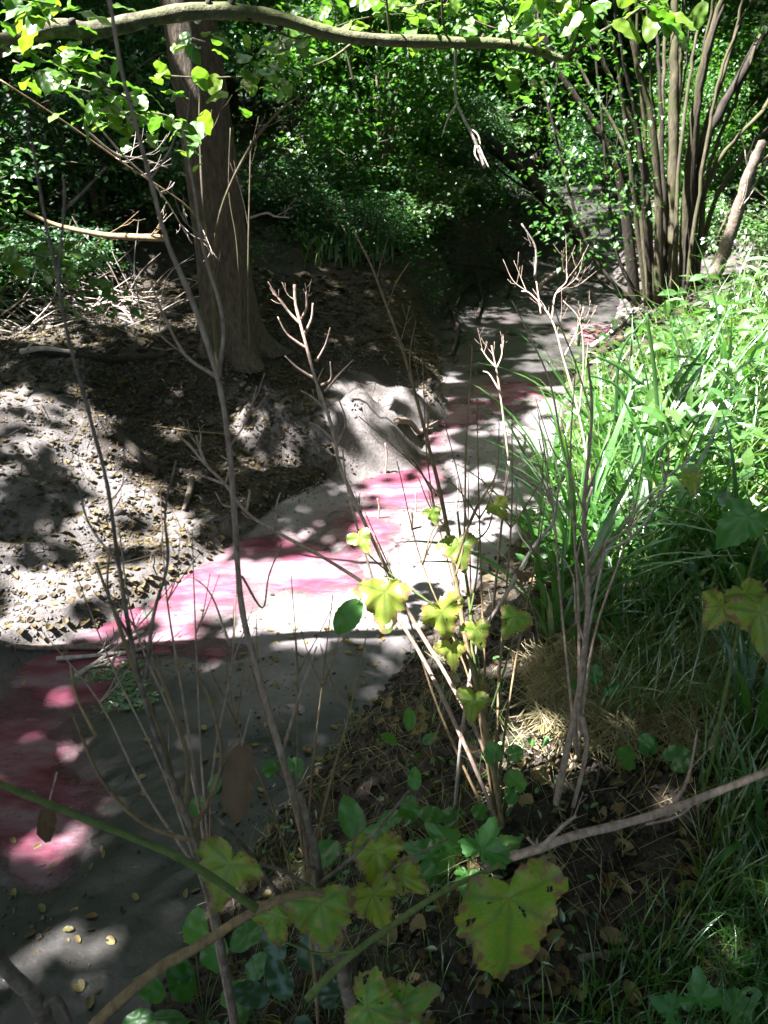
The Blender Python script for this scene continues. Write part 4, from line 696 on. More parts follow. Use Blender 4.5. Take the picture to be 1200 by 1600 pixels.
plant('dead_plant', 'small forked twig standing before the dark water', 'dead plant', V(790, 690, 2.6), [
    ([(795, 720), (785, 640), (778, 590), (772, 560), (768, 540)], 4, 2.5, 2.5, 2.6), ([(776, 575), (762, 560), (752, 545)], 3, 1.5, 2.55, 2.6), ([(776, 575), (784, 555), (783, 538)], 3, 1.5, 2.55, 2.6), ([(780, 610), (765, 585), (755, 580)], 3, 1.5, 2.55, 2.6)], M_DEADSTEM, 2, .06)
def tangle(lab, base, fan_, y0, y1, mat_, grp=None):
    bx, by = base; parts = []
    for tx, ty in fan_:
        mx, my = bx + (tx - bx) * rng.uniform(.25, .4) + rng.uniform(-10, 10), by + (ty - by) * .38; m2, n2 = bx + (tx - bx) * rng.uniform(.6, .8) + rng.uniform(-12, 12), by + (ty - by) * .72
        parts.append(([(bx + rng.uniform(-8, 8), by), (mx, my), (m2, n2), (tx, ty)], rng.uniform(4, 6.5), 1.5, y0, y1 + rng.uniform(-.1, .1)))
        for _ in range(2): q = rng.uniform(-60, 60); parts.append(([(m2, n2), (m2 + q * .5, n2 - rng.uniform(25, 50)), (m2 + q, n2 - rng.uniform(60, 110))], 3, 1.2, (y0 + y1) / 2, (y0 + y1) / 2))
    plant('dead_plant', lab, 'dead plant', V(bx, by, y0), parts, mat_, 2, .07)
tangle('tangle of thin wispy dead stems before the near left mud', (330, 1400), [(120, 900), (185, 820), (250, 760), (300, 830), (60, 980), (370, 900)], .85, 1.0, M_DEADSTEM)
tangle('wispy dead stems fanning up beside the tall middle stem', (478, 1440), [(400, 960), (455, 900), (520, 930), (350, 1010), (575, 980)], .9, 1.1, M_TAN)
tangle('fine dry stems rising around the yellowing mustard leaves', (775, 1300), [(620, 720), (690, 640), (745, 620), (800, 640), (850, 700), (570, 800), (660, 560)], 1.32, 1.7, M_TAN)
tangle('fine brown seed stalks standing in front of the lit grass', (905, 1180), [(840, 640), (900, 560), (1010, 690)], 1.5, 1.9, M_DEADSTEM)
plant('bramble_cane', 'smooth ochre cane curving along the bottom edge', 'cane', V(130, 1640, .62), [
    ([(110, 1640), (180, 1570), (250, 1512), (310, 1478), (370, 1440), (430, 1408), (480, 1395), (505, 1396)], 20, 13, .62, .72)], M_TAN)
plant('bramble_cane', 'dark brown cane in the bottom left corner', 'cane', V(0, 1500, .6), [([(-40, 1460), (20, 1525), (60, 1570), (85, 1640)], 24, 26, .55, .55), ([(60, 1575), (90, 1560), (110, 1600)], 14, 8, .55, .55)], M_DEBRIS)
plant('dead_branch', 'brown rough twig reaching in from the right edge above the big leaf', 'twig', V(1200, 1205, .8), [
    ([(1260, 1185), (1200, 1206), (1100, 1245), (1000, 1280), (900, 1305), (835, 1328), (800, 1338)], 11, 16, .8, .72), ([(1050, 1262), (1075, 1215), (1090, 1140)], 7, 3, .77, .8), ([(845, 1325), (880, 1290), (900, 1275)], 9, 4, .72, .74), ([(1090, 1248), (1060, 1275), (1010, 1288)], 4, 4, .78, .76)], M_DEADSTEM, 1, .04)
plant('green_stem', 'smooth green stem slanting in from the left edge', 'stem', V(0, 1225, .7), [([(-60, 1200), (0, 1225), (90, 1262), (170, 1295), (260, 1330), (330, 1370), (400, 1420)], 11, 14, .7, .66)], M_GSTEM)
pg = plant('green_stem', 'green leaf stalk from the bottom holding the big ragged leaf', 'stem', V(560, 1480, .66), [([(480, 1560), (540, 1500), (600, 1455), (680, 1400), (745, 1368), (785, 1350)], 13, 8, .68, .74), ([(560, 1485), (500, 1490), (440, 1470)], 6, 3, .68, .7)], M_GSTEM)
o = px_leaf(pg, leaf_mesh('lobed', 1., M_YELLOWING, 5, 12), 792, 1348, .74, 178, 176, .15); o['label'] = 'big ragged yellow green leaf with browned edge and holes'
dp = plant('tattered_plant', 'tattered yellow green plant in the lower middle, leaves full of holes', 'plant', V(520, 1480, .8), [
    ([(560, 1620), (530, 1500), (505, 1400), (492, 1330), (470, 1240)], 22, 9, .80, .86), ([(500, 1380), (560, 1330), (640, 1235)], 8, 4, .82, .9), ([(530, 1480), (430, 1390), (380, 1320), (330, 1270)], 10, 5, .8, .84), ([(505, 1400), (440, 1360), (372, 1345)], 7, 5, .8, .8), ([(520, 1440), (610, 1360), (700, 1310)], 6, 3, .82, .85)], M_DEBRIS, 2, .06)
for px, py, y, w, a, s_ in [(372, 1318, .78, 96, 200, 1), (495, 1375, .80, 105, 170, 2), (572, 1372, .81, 88, 160, 3), (585, 1300, .88, 84, 175, 4), (425, 1405, .79, 70, 170, 6), (545, 1560, .74, 90, 110, 7), (600, 1585, .74, 80, 70, 8), (610, 1360, .84, 60, 120, 9), (330, 1345, .78, 60, 120, 3)]:
    px_leaf(dp, lm('lobed', M_YELLOWING, s_, 9), px, py, y, w, a, .2)
for px, py, w, a, lab in [(378, 1165, 110, 185, 'withered brown leaf hanging in front of the dark mud'), (75, 1262, 62, 190, 'small withered grey brown leaf hanging at the left')]:
    e = empty('withered_leaf', V(px, py, .8), lab, 'dead leaf'); px_leaf(e, lm('lance', M_DEADLEAF, 2), px, py, .8, w, a, .1, 'blade'); stick('stalk', e, [(px, py), (px + 6, py - 25), (px + 14, py - 55)], 3, 3, .8, .8, M_DEADSTEM)
# mustard like leaves on the middle stems
mp = plant('mustard_plant', 'yellowing mustard plant with scalloped leaves against the white mud', 'plant', G(765, 1250), [
    ([(778, 1270), (760, 1150), (742, 1040), (735, 950), (722, 860), (715, 800)], 9, 4, 1.35, 1.5), ([(742, 1040), (690, 960), (640, 920), (600, 900)], 4, 3, 1.38, 1.4), ([(735, 960), (745, 900), (748, 850)], 4, 2, 1.42, 1.45), ([(728, 1010), (700, 980), (680, 945)], 3.5, 3, 1.4, 1.4), ([(640, 920), (590, 880), (560, 850)], 3, 2, 1.4, 1.42), ([(600, 905), (570, 930), (556, 945)], 3, 2, 1.4, 1.4), ([(722, 860), (760, 830), (772, 790)], 3, 2, 1.48, 1.5), ([(760, 1130), (790, 1040), (812, 960)], 4, 2, 1.38, 1.42)], M_GSTEM)
for k_i, (px, py, y, w, a, m_, s_) in enumerate([(600, 898, 1.4, 78, 178, M_YELLOWING, 2), (560, 940, 1.4, 58, 215, M_HERBO, 1), (556, 828, 1.42, 38, 150, M_YELLOWING, 3), (682, 935, 1.4, 66, 160, M_YELLOWING, 6), (714, 832, 1.46, 55, 170, M_YELLOWING, 1), (705, 998, 1.39, 42, 175, M_YELLOWING, 8), (740, 968, 1.4, 45, 165, M_YELLOWING, 4), (812, 948, 1.42, 52, 205, M_YELLOWING, 9), (768, 782, 1.5, 36, 140, M_YELLOWING, 7), (742, 1075, 1.38, 50, 190, M_YELLOWING, 3), (672, 790, 1.45, 28, 160, M_YELLOWING, 2), (820, 890, 1.45, 24, 190, M_DEADLEAF, 2)]):
    px_leaf(mp, lm('lobed' if m_ is not M_HERBO else 'oval', m_, s_), px, py, y, w, a, .4)
# seedlings and small herbs, each a plant with its leaves
def herb(lab, px, py, leaves, kind='round', mat_=M_HERBO, cat='herb', name='herb', up=.35, group=None):
    g = G(px, py); e = empty(name, g, lab, cat, group)
    for (lx, ly, w, a) in leaves:
        yy = g.y + rng.uniform(-.05, .05) - .04; P = V(lx, ly, yy); u = 2 * pxr(P, w); put = px_leaf(e, lm(kind, mat_, int(lx) % 3), lx, ly, yy, w, a, .9)
        c = catmull([g, (g + P) / 2 + Vector((0, 0, .02)), P], 4); mb = MB(); mb.tube(c, np.full(len(c), .0013), 5); link('stalk', mb.mesh('stalk', M_GSTEM), e)
    return e
herb('upright seedling with three round scalloped leaves beside the middle stems', 785, 1275, [(775, 1190, 36, -20), (795, 1180, 28, 70), (802, 1232, 38, 10), (760, 1270, 28, -80), (790, 1240, 26, 120), (772, 1160, 20, 200)])
herb('low seedling with two round leaves, left of centre', 450, 1235, [(430, 1208, 28, -40), (458, 1208, 32, 30), (452, 1200, 20, 0)])
herb('three round leaves on dark soil, right of the seed stalk', 1015, 1200, [(992, 1190, 38, -60), (1018, 1178, 36, -20), (1045, 1192, 44, 60), (1008, 1165, 24, 10)])
herb('nettle like herb with toothed leaves below the centre', 660, 1300, [(640, 1245, 44, 180), (655, 1270, 40, 100), (625, 1270, 40, 240), (648, 1235, 32, 0), (690, 1270, 50, 110), (700, 1300, 40, 90), (610, 1300, 44, 260)], 'oval')
herb('scalloped green rosette just above the big ragged leaf', 735, 1345, [(720, 1345, 62, -40), (745, 1345, 66, 20), (700, 1365, 46, -100), (762, 1340, 50, 60), (690, 1345, 52, -70), (735, 1355, 42, 190)], 'lobed', M_HERBO, up=.2)
herb('seedling with pointed leaves by the lower centre edge', 560, 1350, [(530, 1320, 60, -120), (560, 1310, 60, -20), (590, 1345, 50, 100)], 'oval')
herb('pale jagged leaf in the sun at the right edge', 1180, 1530, [(1170, 1530, 46, 20), (1185, 1560, 50, 80)], 'lobed')
herb('small jagged herb in the lower right corner', 1110, 1600, [(1060, 1590, 50, -50), (1090, 1580, 60, 0), (1130, 1590, 60, 50), (1160, 1600, 60, 80), (1080, 1610, 50, -100)], 'lobed')
herb('blue green leafed seedling in shade by the mud, lower left', 325, 1270, [(310, 1245, 36, 190), (330, 1240, 30, 20)], 'oval')
herb('tiny herb by the straw, right of centre', 925, 1090, [(915, 1080, 26, -60), (930, 1070, 30, 0), (945, 1085, 26, 60)], 'oval')
herb('tiny seedling at the left foot of the tall dry stalk', 845, 1180, [(835, 1165, 14, -40), (848, 1165, 16, 30)], 'oval')
herb('ferny seedling between the straw and the mud, lower middle', 640, 1170, [(620, 1160, 26, -60), (640, 1140, 30, 0), (660, 1160, 26, 60), (650, 1180, 24, 120)], 'oval')
ml = [(300, 1560, 60, -30), (330, 1520, 66, 10), (345, 1560, 62, 80), (290, 1600, 60, -90), (330, 1600, 66, 170), (370, 1585, 56, 110), (255, 1560, 50, -60), (240, 1590, 46, -100), (305, 1480, 60, 5), (360, 1480, 56, 60), (300, 1530, 50, -60), (385, 1530, 50, 40)]
herb('large patch of smooth oval mercury leaves at the bottom left', 320, 1600, ml, 'oval', M_HERBO, name='mercury_plant')
ml = [(450, 1560, 60, -30), (480, 1520, 66, 10), (495, 1560, 58, 80), (440, 1500, 50, -30), (420, 1560, 56, -70), (470, 1590, 60, 170), (510, 1590, 50, 110), (430, 1470, 44, 10), (500, 1500, 44, 40)]
herb('bramble seedling with blue green toothed leaves at the bottom', 470, 1600, ml, 'oval', leaf_mat('bramble_leaf', [(.03, .09, .045), (.045, .13, .06)], .9, .5, .35, island=False), name='bramble_plant')
# tall plant at the right edge
rp = plant('mustard_plant', 'tall green plant with lobed yellow leaves by the right edge', 'plant', G(1085, 1210), [([(1110, 1200), (1130, 1100), (1150, 1000), (1170, 900), (1195, 820), (1215, 740)], 6, 4, 1.45, 1.5), ([(1150, 1000), (1165, 960), (1180, 930)], 4, 3, 1.46, 1.4), ([(1010, 790), (1080, 800), (1130, 850), (1165, 920)], 3, 3, 1.9, 1.5)], M_GSTEM)
for px, py, y, w, a, s_ in [(1150, 905, 1.4, 75, 150, 2), (1180, 925, 1.35, 95, 170, 3), (1075, 735, 1.75, 38, 170, 4), (1185, 790, 1.5, 70, 220, 5), (1140, 930, 1.4, 60, 215, 6)]: px_leaf(rp, lm('lobed', M_YELLOWING if s_ != 5 else M_HERBO, s_), px, py, y, w, a, .5)

# ------------------------------------------------------------------ tall vines and climbing shoots by the big trunk
plant('climbing_shoot', 'thin forked sapling growing close against the big trunk', 'sapling', G(345, 590), [([(342, 600), (336, 520), (330, 420), (318, 320), (312, 200), (313, 130)], 7, 3, 4.9, 5.1), ([(332, 430), (345, 330), (385, 240), (430, 180), (468, 150)], 6, 3, 4.9, 4.6), ([(392, 580), (388, 500), (388, 400), (390, 300), (392, 220)], 4, 2, 5.2, 5.4), ([(376, 575), (375, 480), (370, 380), (358, 300), (360, 200)], 3, 2, 5.0, 5.0)], M_HSTEM, 2, .3)
for q, (pts, lab) in enumerate([([(0, 125), (100, 190), (200, 260), (300, 330), (330, 400)], 'thin drooping shoot crossing the shade left of the trunk'), ([(140, 180), (190, 240), (250, 300), (300, 380)], 'thin lit twig hanging beneath the upper left leaves'), ([(130, 200), (180, 240), (220, 248), (262, 262)], 'bare branching twig in the shade left of the trunk')]):
    e = empty('bare_branch', V(*pts[0], 3.2), lab, 'branch'); o, cc, rr = stick('stem', e, pts, 3.5, 1.8, 3.2, 3.6, M_PALE if q else M_TAN); side_twigs(e, cc, rr, 5, .16, M_PALE)
e = empty('bare_branch', V(385, 335, 6), 'short white bare twig in the dark right of the trunk', 'branch'); o, cc, rr = stick('stem', e, [(386, 342), (415, 333), (430, 338), (452, 340)], 4, 2, 6, 6, M_PALE); side_twigs(e, cc, rr, 2, .2, M_PALE)
# bleached twig heap at the left
bh = empty('brushwood_heap', G(100, 500), 'heap of bleached dead twigs in the sun before the left brambles', 'brushwood')
for q in range(120):
    g = G(rng.uniform(-40, 250), rng.uniform(455, 520)); a = rng.uniform(-.5, 3.6); l = rng.uniform(.25, .9); d = Vector((math.cos(a), rng.uniform(-.4, .4), abs(math.sin(a)) * .6 + .1)).normalized(); mb = MB()
    c = catmull([g, g + d * l * .5 + Vector(rng.normal(size=3) * .04), g + d * l + Vector((0, 0, -.08))], 4); mb.tube(c, np.linspace(.006, .002, len(c)), 4); link('twig', mb.mesh('twig', M_PALE if q % 3 else M_DEBRIS), bh)

# ------------------------------------------------------------------ sedge clumps, grass, herbs of the right bank
def blade_arrays(N_, base, az, h, w, bend, seg=5):
    """curved strips; base (N,3), az lean direction, bend 0..1.5"""
    t = np.linspace(0, 1, seg + 1); th = bend[:, None] * t[None] ** 1.3; ds = h[:, None] / seg; dx = np.sin(th); dz = np.cos(th)
    x = np.concatenate([np.zeros((N_, 1)), np.cumsum(dx[:, 1:] * ds, 1)], 1); z = np.concatenate([np.zeros((N_, 1)), np.cumsum(dz[:, 1:] * ds, 1)], 1)
    ca_, sa_ = np.cos(az)[:, None], np.sin(az)[:, None]; cx = base[:, 0:1] + x * ca_; cy = base[:, 1:2] + x * sa_; cz = base[:, 2:3] + z; ww = w[:, None] * (.75 + .5 * t - 1.2 * t ** 3)[None].clip(.04) * .5
    tw = rng.uniform(-.8, .8, (N_, 1)); nx = -sa_ * np.cos(tw) + ca_ * np.sin(tw) * 0.5; ny = ca_ * np.cos(tw) + sa_ * np.sin(tw) * .5
    lft = np.stack([cx - nx * ww, cy - ny * ww, cz], 2); mid = np.stack([cx, cy, cz - ww * .35], 2); rgt = np.stack([cx + nx * ww, cy + ny * ww, cz], 2)
    v = np.stack([lft, mid, rgt], 2).reshape(N_, -1, 3); f = []
    for s in range(seg):
        a = s * 3; f += [(a, a + 1, a + 4, a + 3), (a + 1, a + 2, a + 5, a + 4)]
    F = np.array(f)[None] + (np.arange(N_) * v.shape[1])[:, None, None]; return v.reshape(-1, 3), F.reshape(-1, 4)
bm_ = []
for q in range(10):
    b = np.array([rng.uniform(.5, 1.75)]); v, f = blade_arrays(1, np.zeros((1, 3)), np.zeros(1), np.array([1.]), np.array([.030]), b, 10); bm_.append(mesh_np('blade', v, f, M_SEDGE, True))
TUFTS = [(895, 900, 44, .75, 'tall sedge tuft arching over the mud at the left end of the grass'), (960, 830, 44, .8, 'tall upright sedge tuft with two blades rising over the bank'), (1040, 760, 38, .75, 'lit sedge tuft in the middle of the right bank'), (870, 1000, 30, .6, 'dark blue green sedge tuft drooping towards the bottom of the bank'), (1120, 700, 26, .8, 'sedge tuft among leafy herbs near the right edge'),
         (1190, 1330, 24, .34, 'shaded sedge tuft at the right edge above the fresh grass'), (1020, 900, 26, .6, 'shaded sedge tuft right of the forked stalk'), (1170, 1150, 22, .42, 'sedge tuft by the right edge beside the straw'), (860, 760, 30, .5, 'short bright sedge tuft leaning over the stream edge'), (1150, 960, 22, .6, 'sedge tuft behind the tall yellow leafed plant'), (1200, 600, 24, .8, 'bright sedge tuft far up the right bank')]
for px, py, nb, hh, lab in TUFTS:
    g = G(px, py); e = empty('sedge_tuft', g, lab, 'sedge')
    for q in range(nb):
        a = rng.uniform(0, 6.28); o = bpy.data.objects.new('blade', bm_[rng.randint(10)]); C.objects.link(o); o.parent = e; rr_ = rng.rand() * .07; o.location = (rr_ * math.cos(a), rr_ * math.sin(a), -.02); s_ = hh * rng.uniform(.6, 1.35); o.scale = (s_, s_ * rng.uniform(.5, 1.0) * 1.0 / max(hh, .4) , s_); o.rotation_euler = (0, rng.uniform(-.1, .35), a)
plant('reed', 'single tall lit blades rising over the sedge towards the dark bank', 'reed', V(1010, 640, 2.9), [([(1035, 700), (1028, 640), (1020, 560), (1010, 490)], 9, 5, 2.9, 2.9), ([(962, 660), (965, 580), (975, 540), (1008, 498)], 6, 3, 2.9, 2.9), ([(1000, 600), (970, 575), (932, 556)], 8, 4, 2.8, 2.8), ([(990, 640), (960, 600), (920, 586)], 7, 3, 2.8, 2.8), ([(904, 540), (908, 470), (906, 445)], 5, 3, 3.2, 3.2)], M_SEDGE)
def region_pts(n, fn):
    out = []
    while len(out) < n:
        k = 4000; x = rng.uniform(-6, 9, k); y = rng.uniform(.5, 16, k); dl, dr, di = side_dist(np.stack([x, y], 1)); z = hfast(x, y); px, py, dep = project(np.stack([x, y, z], 1)); m = fn(x, y, dl, dr, np.nan_to_num(px, nan=-9999), np.nan_to_num(py, nan=-9999)); out += list(zip(x[m], y[m], z[m]))
    return np.array(out[:n])
def grass(name, lab, n, fn, h0, h1, w, b0, b1, mat_):
    P = region_pts(n, fn); P[:, 2] -= .01; v, f = blade_arrays(n, P, rng.uniform(0, 6.28, n), rng.uniform(h0, h1, n), rng.uniform(.6, 1.2, n) * w, rng.uniform(b0, b1, n), 5); o = link(name, mesh_np(name, v, f, mat_, True)); setp(o, lab, kind='stuff'); return o
inR = lambda x0, x1, y0, y1: (lambda x, y, dl, dr, px, py: (dr > .05) & (px > x0) & (px < x1) & (py > y0) & (py < y1) & (rng.rand(len(x)) < .9))
# line of the grass front: from the stream edge to the right margin
def lush(x, y, dl, dr, px, py): return (dr > .12) & (px > 850) & (px < 1500) & (py > 400) & (py < 905 + .1 * (px - 850)) & (x > 1.0) & (y < 6.4) & (px > 1010 - 2.2 * (py - 600).clip(-200, 70) * .9)
grass('bank_grass', 'thick bright grass covering the top of the right bank', 3600, lush, .2, .85, .012, .5, 1.9, M_GRASS)
grass('bank_grass', 'finer shaded grass between the bank top and the straw', 2600, lambda x, y, dl, dr, px, py: (dr > .3) & (px > 930) & (px < 1400) & (py > 850) & (py < 1130), .12, .34, .006, .5, 2.0, M_GRASS)
grass('fresh_grass', 'fine fresh grass in the lower right corner', 2300, lambda x, y, dl, dr, px, py: (px > 830) & (px < 1420) & (py > 1360) & (py < 1800) & ((px - 830) / 520 + (py - 1360) / 420 > .55) & (rng.rand(len(x)) < ((px - 780) / 420).clip(.1, 1)), .07, .2, .0045, .2, 1.6, M_EDGE)
grass('edge_grass', 'sparse grass at the right margin above the fresh grass', 500, lambda x, y, dl, dr, px, py: (px > 1090) & (px < 1350) & (py > 1130) & (py < 1420), .12, .3, .006, .4, 1.6, M_GRASS)
grass('bank_grass', 'scattered thin grass along the lower stream edge', 900, lambda x, y, dl, dr, px, py: (dr > .02) & (px > 330) & (px < 900) & (py > 1020) & (py < 1650) & (fbm(x, y, 4, 2) > .5), .04, .16, .0028, .3, 1.7, M_GRASS)
grass('far_grass', 'tufts of grass on the dark far bank', 1500, lambda x, y, dl, dr, px, py: (dl > .5) & (px > 470) & (px < 740) & (py > 320) & (py < 420), .15, .4, .012, .4, 1.6, M_HERB)
# leafy herbs of the right bank as one mass
def herbs(name, lab, n, fn, z0, z1, size, mat_, tmpl=LEAF8, per=9):
    P = region_pts(n // per, fn); P = np.repeat(P, per, 0); k = len(P); P[:, :2] += rng.normal(0, .07, (k, 2)); hh = rng.uniform(z0, z1, k); P[:, 2] += hh; t = rand_dirs(k); t[:, 2] = t[:, 2] * .5 + .05; nr = rand_dirs(k) * .5 + np.array([.1, -.1, 1.]); s = np.stack([rng.uniform(.35, .85, k), rng.uniform(.7, 1.3, k), rng.uniform(.7, 1.2, k)], 1) * size
    o = link(name, scatter(*tmpl, P, frames(t, nr), s, name, mat_)); setp(o, lab, kind='stuff')
herbs('bank_undergrowth', 'leafy herbs glowing in the sun among the right bank grass', 4200, lush, .05, .55, .075, M_HERB)
herbs('bank_undergrowth', 'broad pale leaves of tall herbs lit among the grass', 900, lush, .2, .62, .12, M_HERB, LEAF8, 5)
herbs('bank_undergrowth', 'leafy herbs in shade at the foot of the right bank grass', 2400, lambda x, y, dl, dr, px, py: (dr > .25) & (px > 840) & (px < 1400) & (py > 800) & (py < 1010), .03, .28, .06, M_SHRUB)
herbs('ground_ivy', 'low dark green ground plants at the foot of the far shrubs', 9000, lambda x, y, dl, dr, px, py: (((dl > .8) | ((dl > .12) & (y > 8.2))) & (y > 6.6) & (y < 16) & (px > -100) & (px < 1000) & (fbm(x, y, .9, 2) > .42)), .02, .22, .05, M_SHRUB, LEAF4)
herbs('trailing_ivy', 'dark foliage trailing down the steep far left bank', 9000, lambda x, y, dl, dr, px, py: (dl > .1) & (dl < 1.2) & (y > 8) & (y < 17), .02, .25, .065, M_SHRUB2, LEAF4)
herbs('ground_ivy', 'scattered small green plants over the lower right soil', 420, lambda x, y, dl, dr, px, py: (dr > .1) & (px > 400) & (px < 1200) & (py > 1050) & (py < 1620) & (fbm(x, y, 3, 2) > .52), .0, .05, .024, M_HERB, LEAF8, 5)
# straw
def straw(name, lab, n, fn, l0, l1, w):
    P = region_pts(n, fn); a = rng.uniform(0, np.pi, n) * .7 + .2; d = np.stack([np.cos(a), np.sin(a), rng.normal(0, .12, n)], 1); l = rng.uniform(l0, l1, n); P[:, 2] += rng.uniform(.003, .05, n) ; tv = [(-.5, -.5, 0), (.5, -.5, 0), (.5, 0, .03), (-.5, 0, .03), (.5, .5, 0), (-.5, .5, 0)]; tf = [(0, 1, 2, 3), (3, 2, 4, 5)]
    s = np.stack([np.full(n, w) * rng.uniform(.6, 1.3, n), l, l], 1); o = link(name, scatter(tv, tf, P, frames(d, rand_dirs(n) * .5 + np.array([0, -.4, 1.])), s, name, M_STRAW if name == 'dry_straw' else M_LITTER)); setp(o, lab, kind='stuff')
straw('dry_straw', 'matted dry straw on the slope in front of the grass', 2600, lambda x, y, dl, dr, px, py: (dr > .2) & (np.hypot((px - 1010) / 190, (py - 1080) / 110) < 1) & (rng.rand(len(x)) < .9), .06, .26, .0022)
straw('dry_straw', 'scattered dry stalks over the dark soil and the lower banks', 1300, lambda x, y, dl, dr, px, py: (dr > .0) & (px > 300) & (px < 1250) & (py > 950) & (py < 1680) & (fbm(x, y, 2.4, 2) > .44), .03, .17, .0016)
straw('dead_twigs', 'fine dead twigs over the left bank', 450, lambda x, y, dl, dr, px, py: (dl > .1) & (px > -60) & (px < 600) & (py > 470) & (py < 900), .05, .3, .004)

# ------------------------------------------------------------------ leaf litter
def litter(name, lab, n, fn, size, mat_, tmpl=CURL, lift=.0):
    P = region_pts(n, fn); P[:, 2] += lift; a = rng.uniform(0, 6.28, n); d = np.stack([np.cos(a), np.sin(a), rng.normal(0, .15, n)], 1); s = rng.uniform(.4, 1.5, (n, 1)) ** 1.3 * size * np.stack([rng.uniform(.7, 1.1, n), np.ones(n), rng.uniform(.2, 1., n)], 1)
    o = link(name, scatter(*tmpl, P, frames(d, rand_dirs(n) * .3 + np.array([0, 0, 1.])), s, name, mat_)); setp(o, lab, kind='stuff')
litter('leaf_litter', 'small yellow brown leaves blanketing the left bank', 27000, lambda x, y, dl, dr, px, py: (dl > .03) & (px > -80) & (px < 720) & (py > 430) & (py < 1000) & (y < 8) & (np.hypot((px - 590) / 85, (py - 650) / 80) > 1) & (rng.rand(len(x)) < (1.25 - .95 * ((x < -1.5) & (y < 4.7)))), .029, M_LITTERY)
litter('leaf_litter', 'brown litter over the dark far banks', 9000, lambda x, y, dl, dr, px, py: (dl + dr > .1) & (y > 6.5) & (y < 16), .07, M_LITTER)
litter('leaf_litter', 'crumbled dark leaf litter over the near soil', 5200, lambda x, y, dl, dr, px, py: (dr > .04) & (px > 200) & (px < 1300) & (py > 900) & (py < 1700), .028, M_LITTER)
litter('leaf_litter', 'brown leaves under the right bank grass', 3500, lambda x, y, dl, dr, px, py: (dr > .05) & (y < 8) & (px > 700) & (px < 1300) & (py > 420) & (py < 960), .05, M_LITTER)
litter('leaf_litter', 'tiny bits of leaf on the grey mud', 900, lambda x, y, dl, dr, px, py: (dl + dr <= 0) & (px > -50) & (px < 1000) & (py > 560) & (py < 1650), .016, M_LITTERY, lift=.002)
def fallen(n, fn, s0, s1, lab, grp, seed):
    P = region_pts(n, fn); ms = []
    for q in range(5):
        me = leaf_mesh(['oval', 'oval', 'round', 'lobed', 'oval'][q], 1., M_FALLEN, seed + q, 3)
        co = np.zeros(len(me.vertices) * 3); me.vertices.foreach_get('co', co); co = co.reshape(-1, 3); co[:, 2] = co[:, 2] * .6 + .9 * co[:, 0] ** 2 * (1 + .8 * (q % 2)) + .25 * (co[:, 1] - .5) ** 2; me.vertices.foreach_set('co', co.ravel()); ms.append(me)
    for q, p in enumerate(P):
        a = rng.rand() * 6.28; o = put_leaf(None, ms[rng.choice(5, p=[.3, .25, .15, .05, .25])], (p[0], p[1], p[2] + .004), rng.uniform(s0, s1), (math.cos(a), math.sin(a), rng.normal(0, .12)), (rng.normal(0, .35), rng.normal(0, .35), 1), 'fallen_leaf')
        setp(o, lab, 'leaf', grp)
fallen(190, lambda x, y, dl, dr, px, py: (dr > .15) & (px > 600) & (px < 1180) & (py > 1060) & (py < 1600), .028, .055, 'curled brown dead leaf on the dark soil of the near right bank', 'brown leaves on the near right bank', 40)
fallen(100, lambda x, y, dl, dr, px, py: (dl + dr <= 0) & (px > 0) & (px < 700) & (py > 980) & (py < 1620) & (rng.rand(len(x)) < (1.1 - seg_dist(np.stack([x, y], 1), RIGHT)).clip(.15, 1)), .02, .035, 'small yellow leaf lying on the grey mud of the stream', 'yellow leaves scattered on the stream mud', 50)
fallen(50, lambda x, y, dl, dr, px, py: (dr > 0) & (dr < .3) & (px > 200) & (px < 620) & (py > 1080) & (py < 1600), .022, .04, 'brown leaf caught at the muddy foot of the near bank', 'leaves caught along the near stream edge', 60)
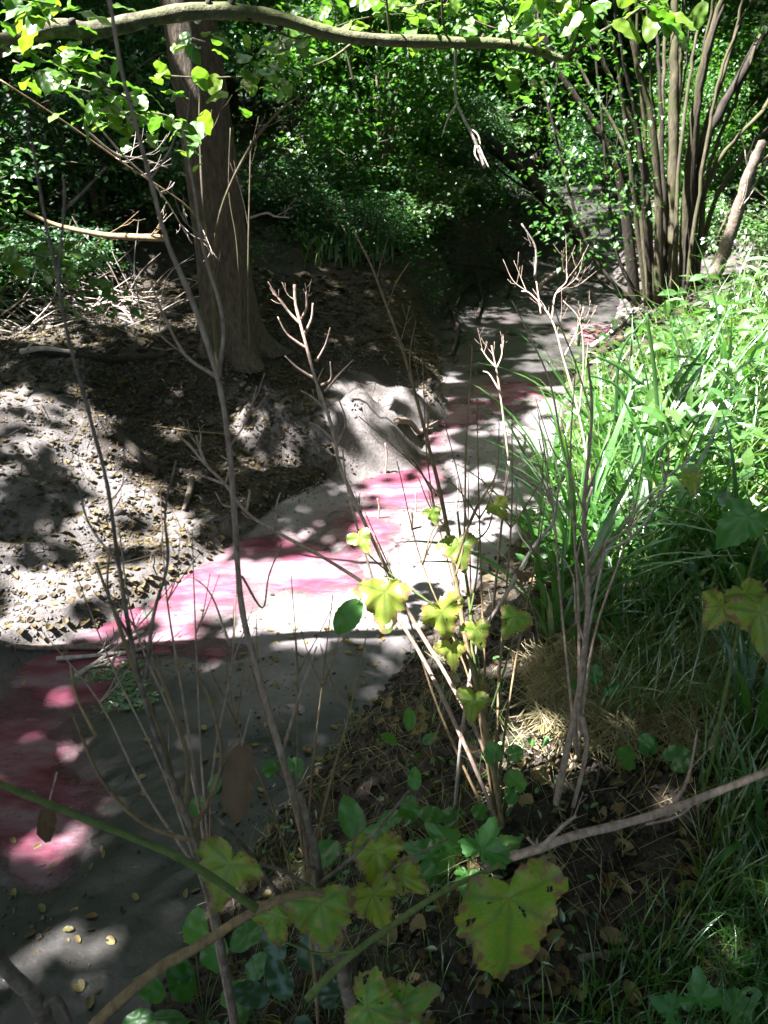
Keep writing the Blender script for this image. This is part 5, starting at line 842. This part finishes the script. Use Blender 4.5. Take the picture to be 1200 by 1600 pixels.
# crumbs of mud and soil
def solid(name, lo, hi):
    m, nt, N, L, out = mat(name); p = N.new('ShaderNodeBsdfPrincipled'); g = N.new('ShaderNodeNewGeometry'); r = ramp(nt, [(0, lo), (1, hi)]); L.new(g.outputs['Random Per Island'], r.inputs[0]); L.new(r.outputs[0], p.inputs['Base Color']); p.inputs['Roughness'].default_value = .8; L.new(p.outputs[0], out.inputs[0]); return m
OCT = ([(1, 0, 0), (-1, 0, 0), (0, 1, 0), (0, -1, 0), (0, 0, .8), (0, 0, -.8), (.6, .6, .45), (-.65, .5, .4)], [(0, 2, 6), (2, 4, 6), (4, 0, 6), (2, 1, 7), (1, 4, 7), (4, 2, 7), (1, 3, 4), (3, 0, 4), (0, 3, 5), (3, 1, 5), (1, 2, 5), (2, 0, 5)])
def crumbs(name, lab, n, fn, size, mat_):
    P = region_pts(n, fn); s = np.exp(rng.normal(0, .5, (n, 1))) * size * rng.uniform(.6, 1.3, (n, 3)); P[:, 2] += s[:, 0] * .1; o = link(name, scatter(*OCT, P, frames(rand_dirs(n), rand_dirs(n)), s, name, mat_, True)); setp(o, lab, kind='stuff')
crumbs('mud_crumbs', 'crumbly lumps of grey mud over the left bank', 9000, lambda x, y, dl, dr, px, py: (dl > .0) & (dl < 3) & (y < 6.3) & (px > -80) & (px < 720) & (fbm(x, y, 3, 2) > .40), .0065, solid('mud_crumb', (.06, .054, .052), (.15, .137, .14)))
crumbs('soil_crumbs', 'dark crumbs of soil on the near right bank', 8000, lambda x, y, dl, dr, px, py: (dr > .02) & (px > 250) & (px < 1250) & (py > 950) & (py < 1680), .006, solid('soil_crumb', (.012, .010, .008), (.06, .048, .038)))
crumbs('mud_crumbs', 'small crumbs and grit on the grey stream mud', 2600, lambda x, y, dl, dr, px, py: (dl + dr <= 0) & (px > -50) & (px < 1000) & (py > 560) & (py < 1650) & (wetness(x, y) < .5) & (fbm(x, y, 2.5, 2) > .45), .0035, solid('mud_grit', (.05, .047, .045), (.17, .16, .16)))
# green algae where the branches meet the water
litter('green_algae', 'bright green weed floating by the bleached branches', 700, lambda x, y, dl, dr, px, py: (np.hypot((px - 185) / 75, (py - 1075) / 40) < 1) & (fbm(x, y, 9, 2) > .45), .018, M_HERB, LEAF4, .012)
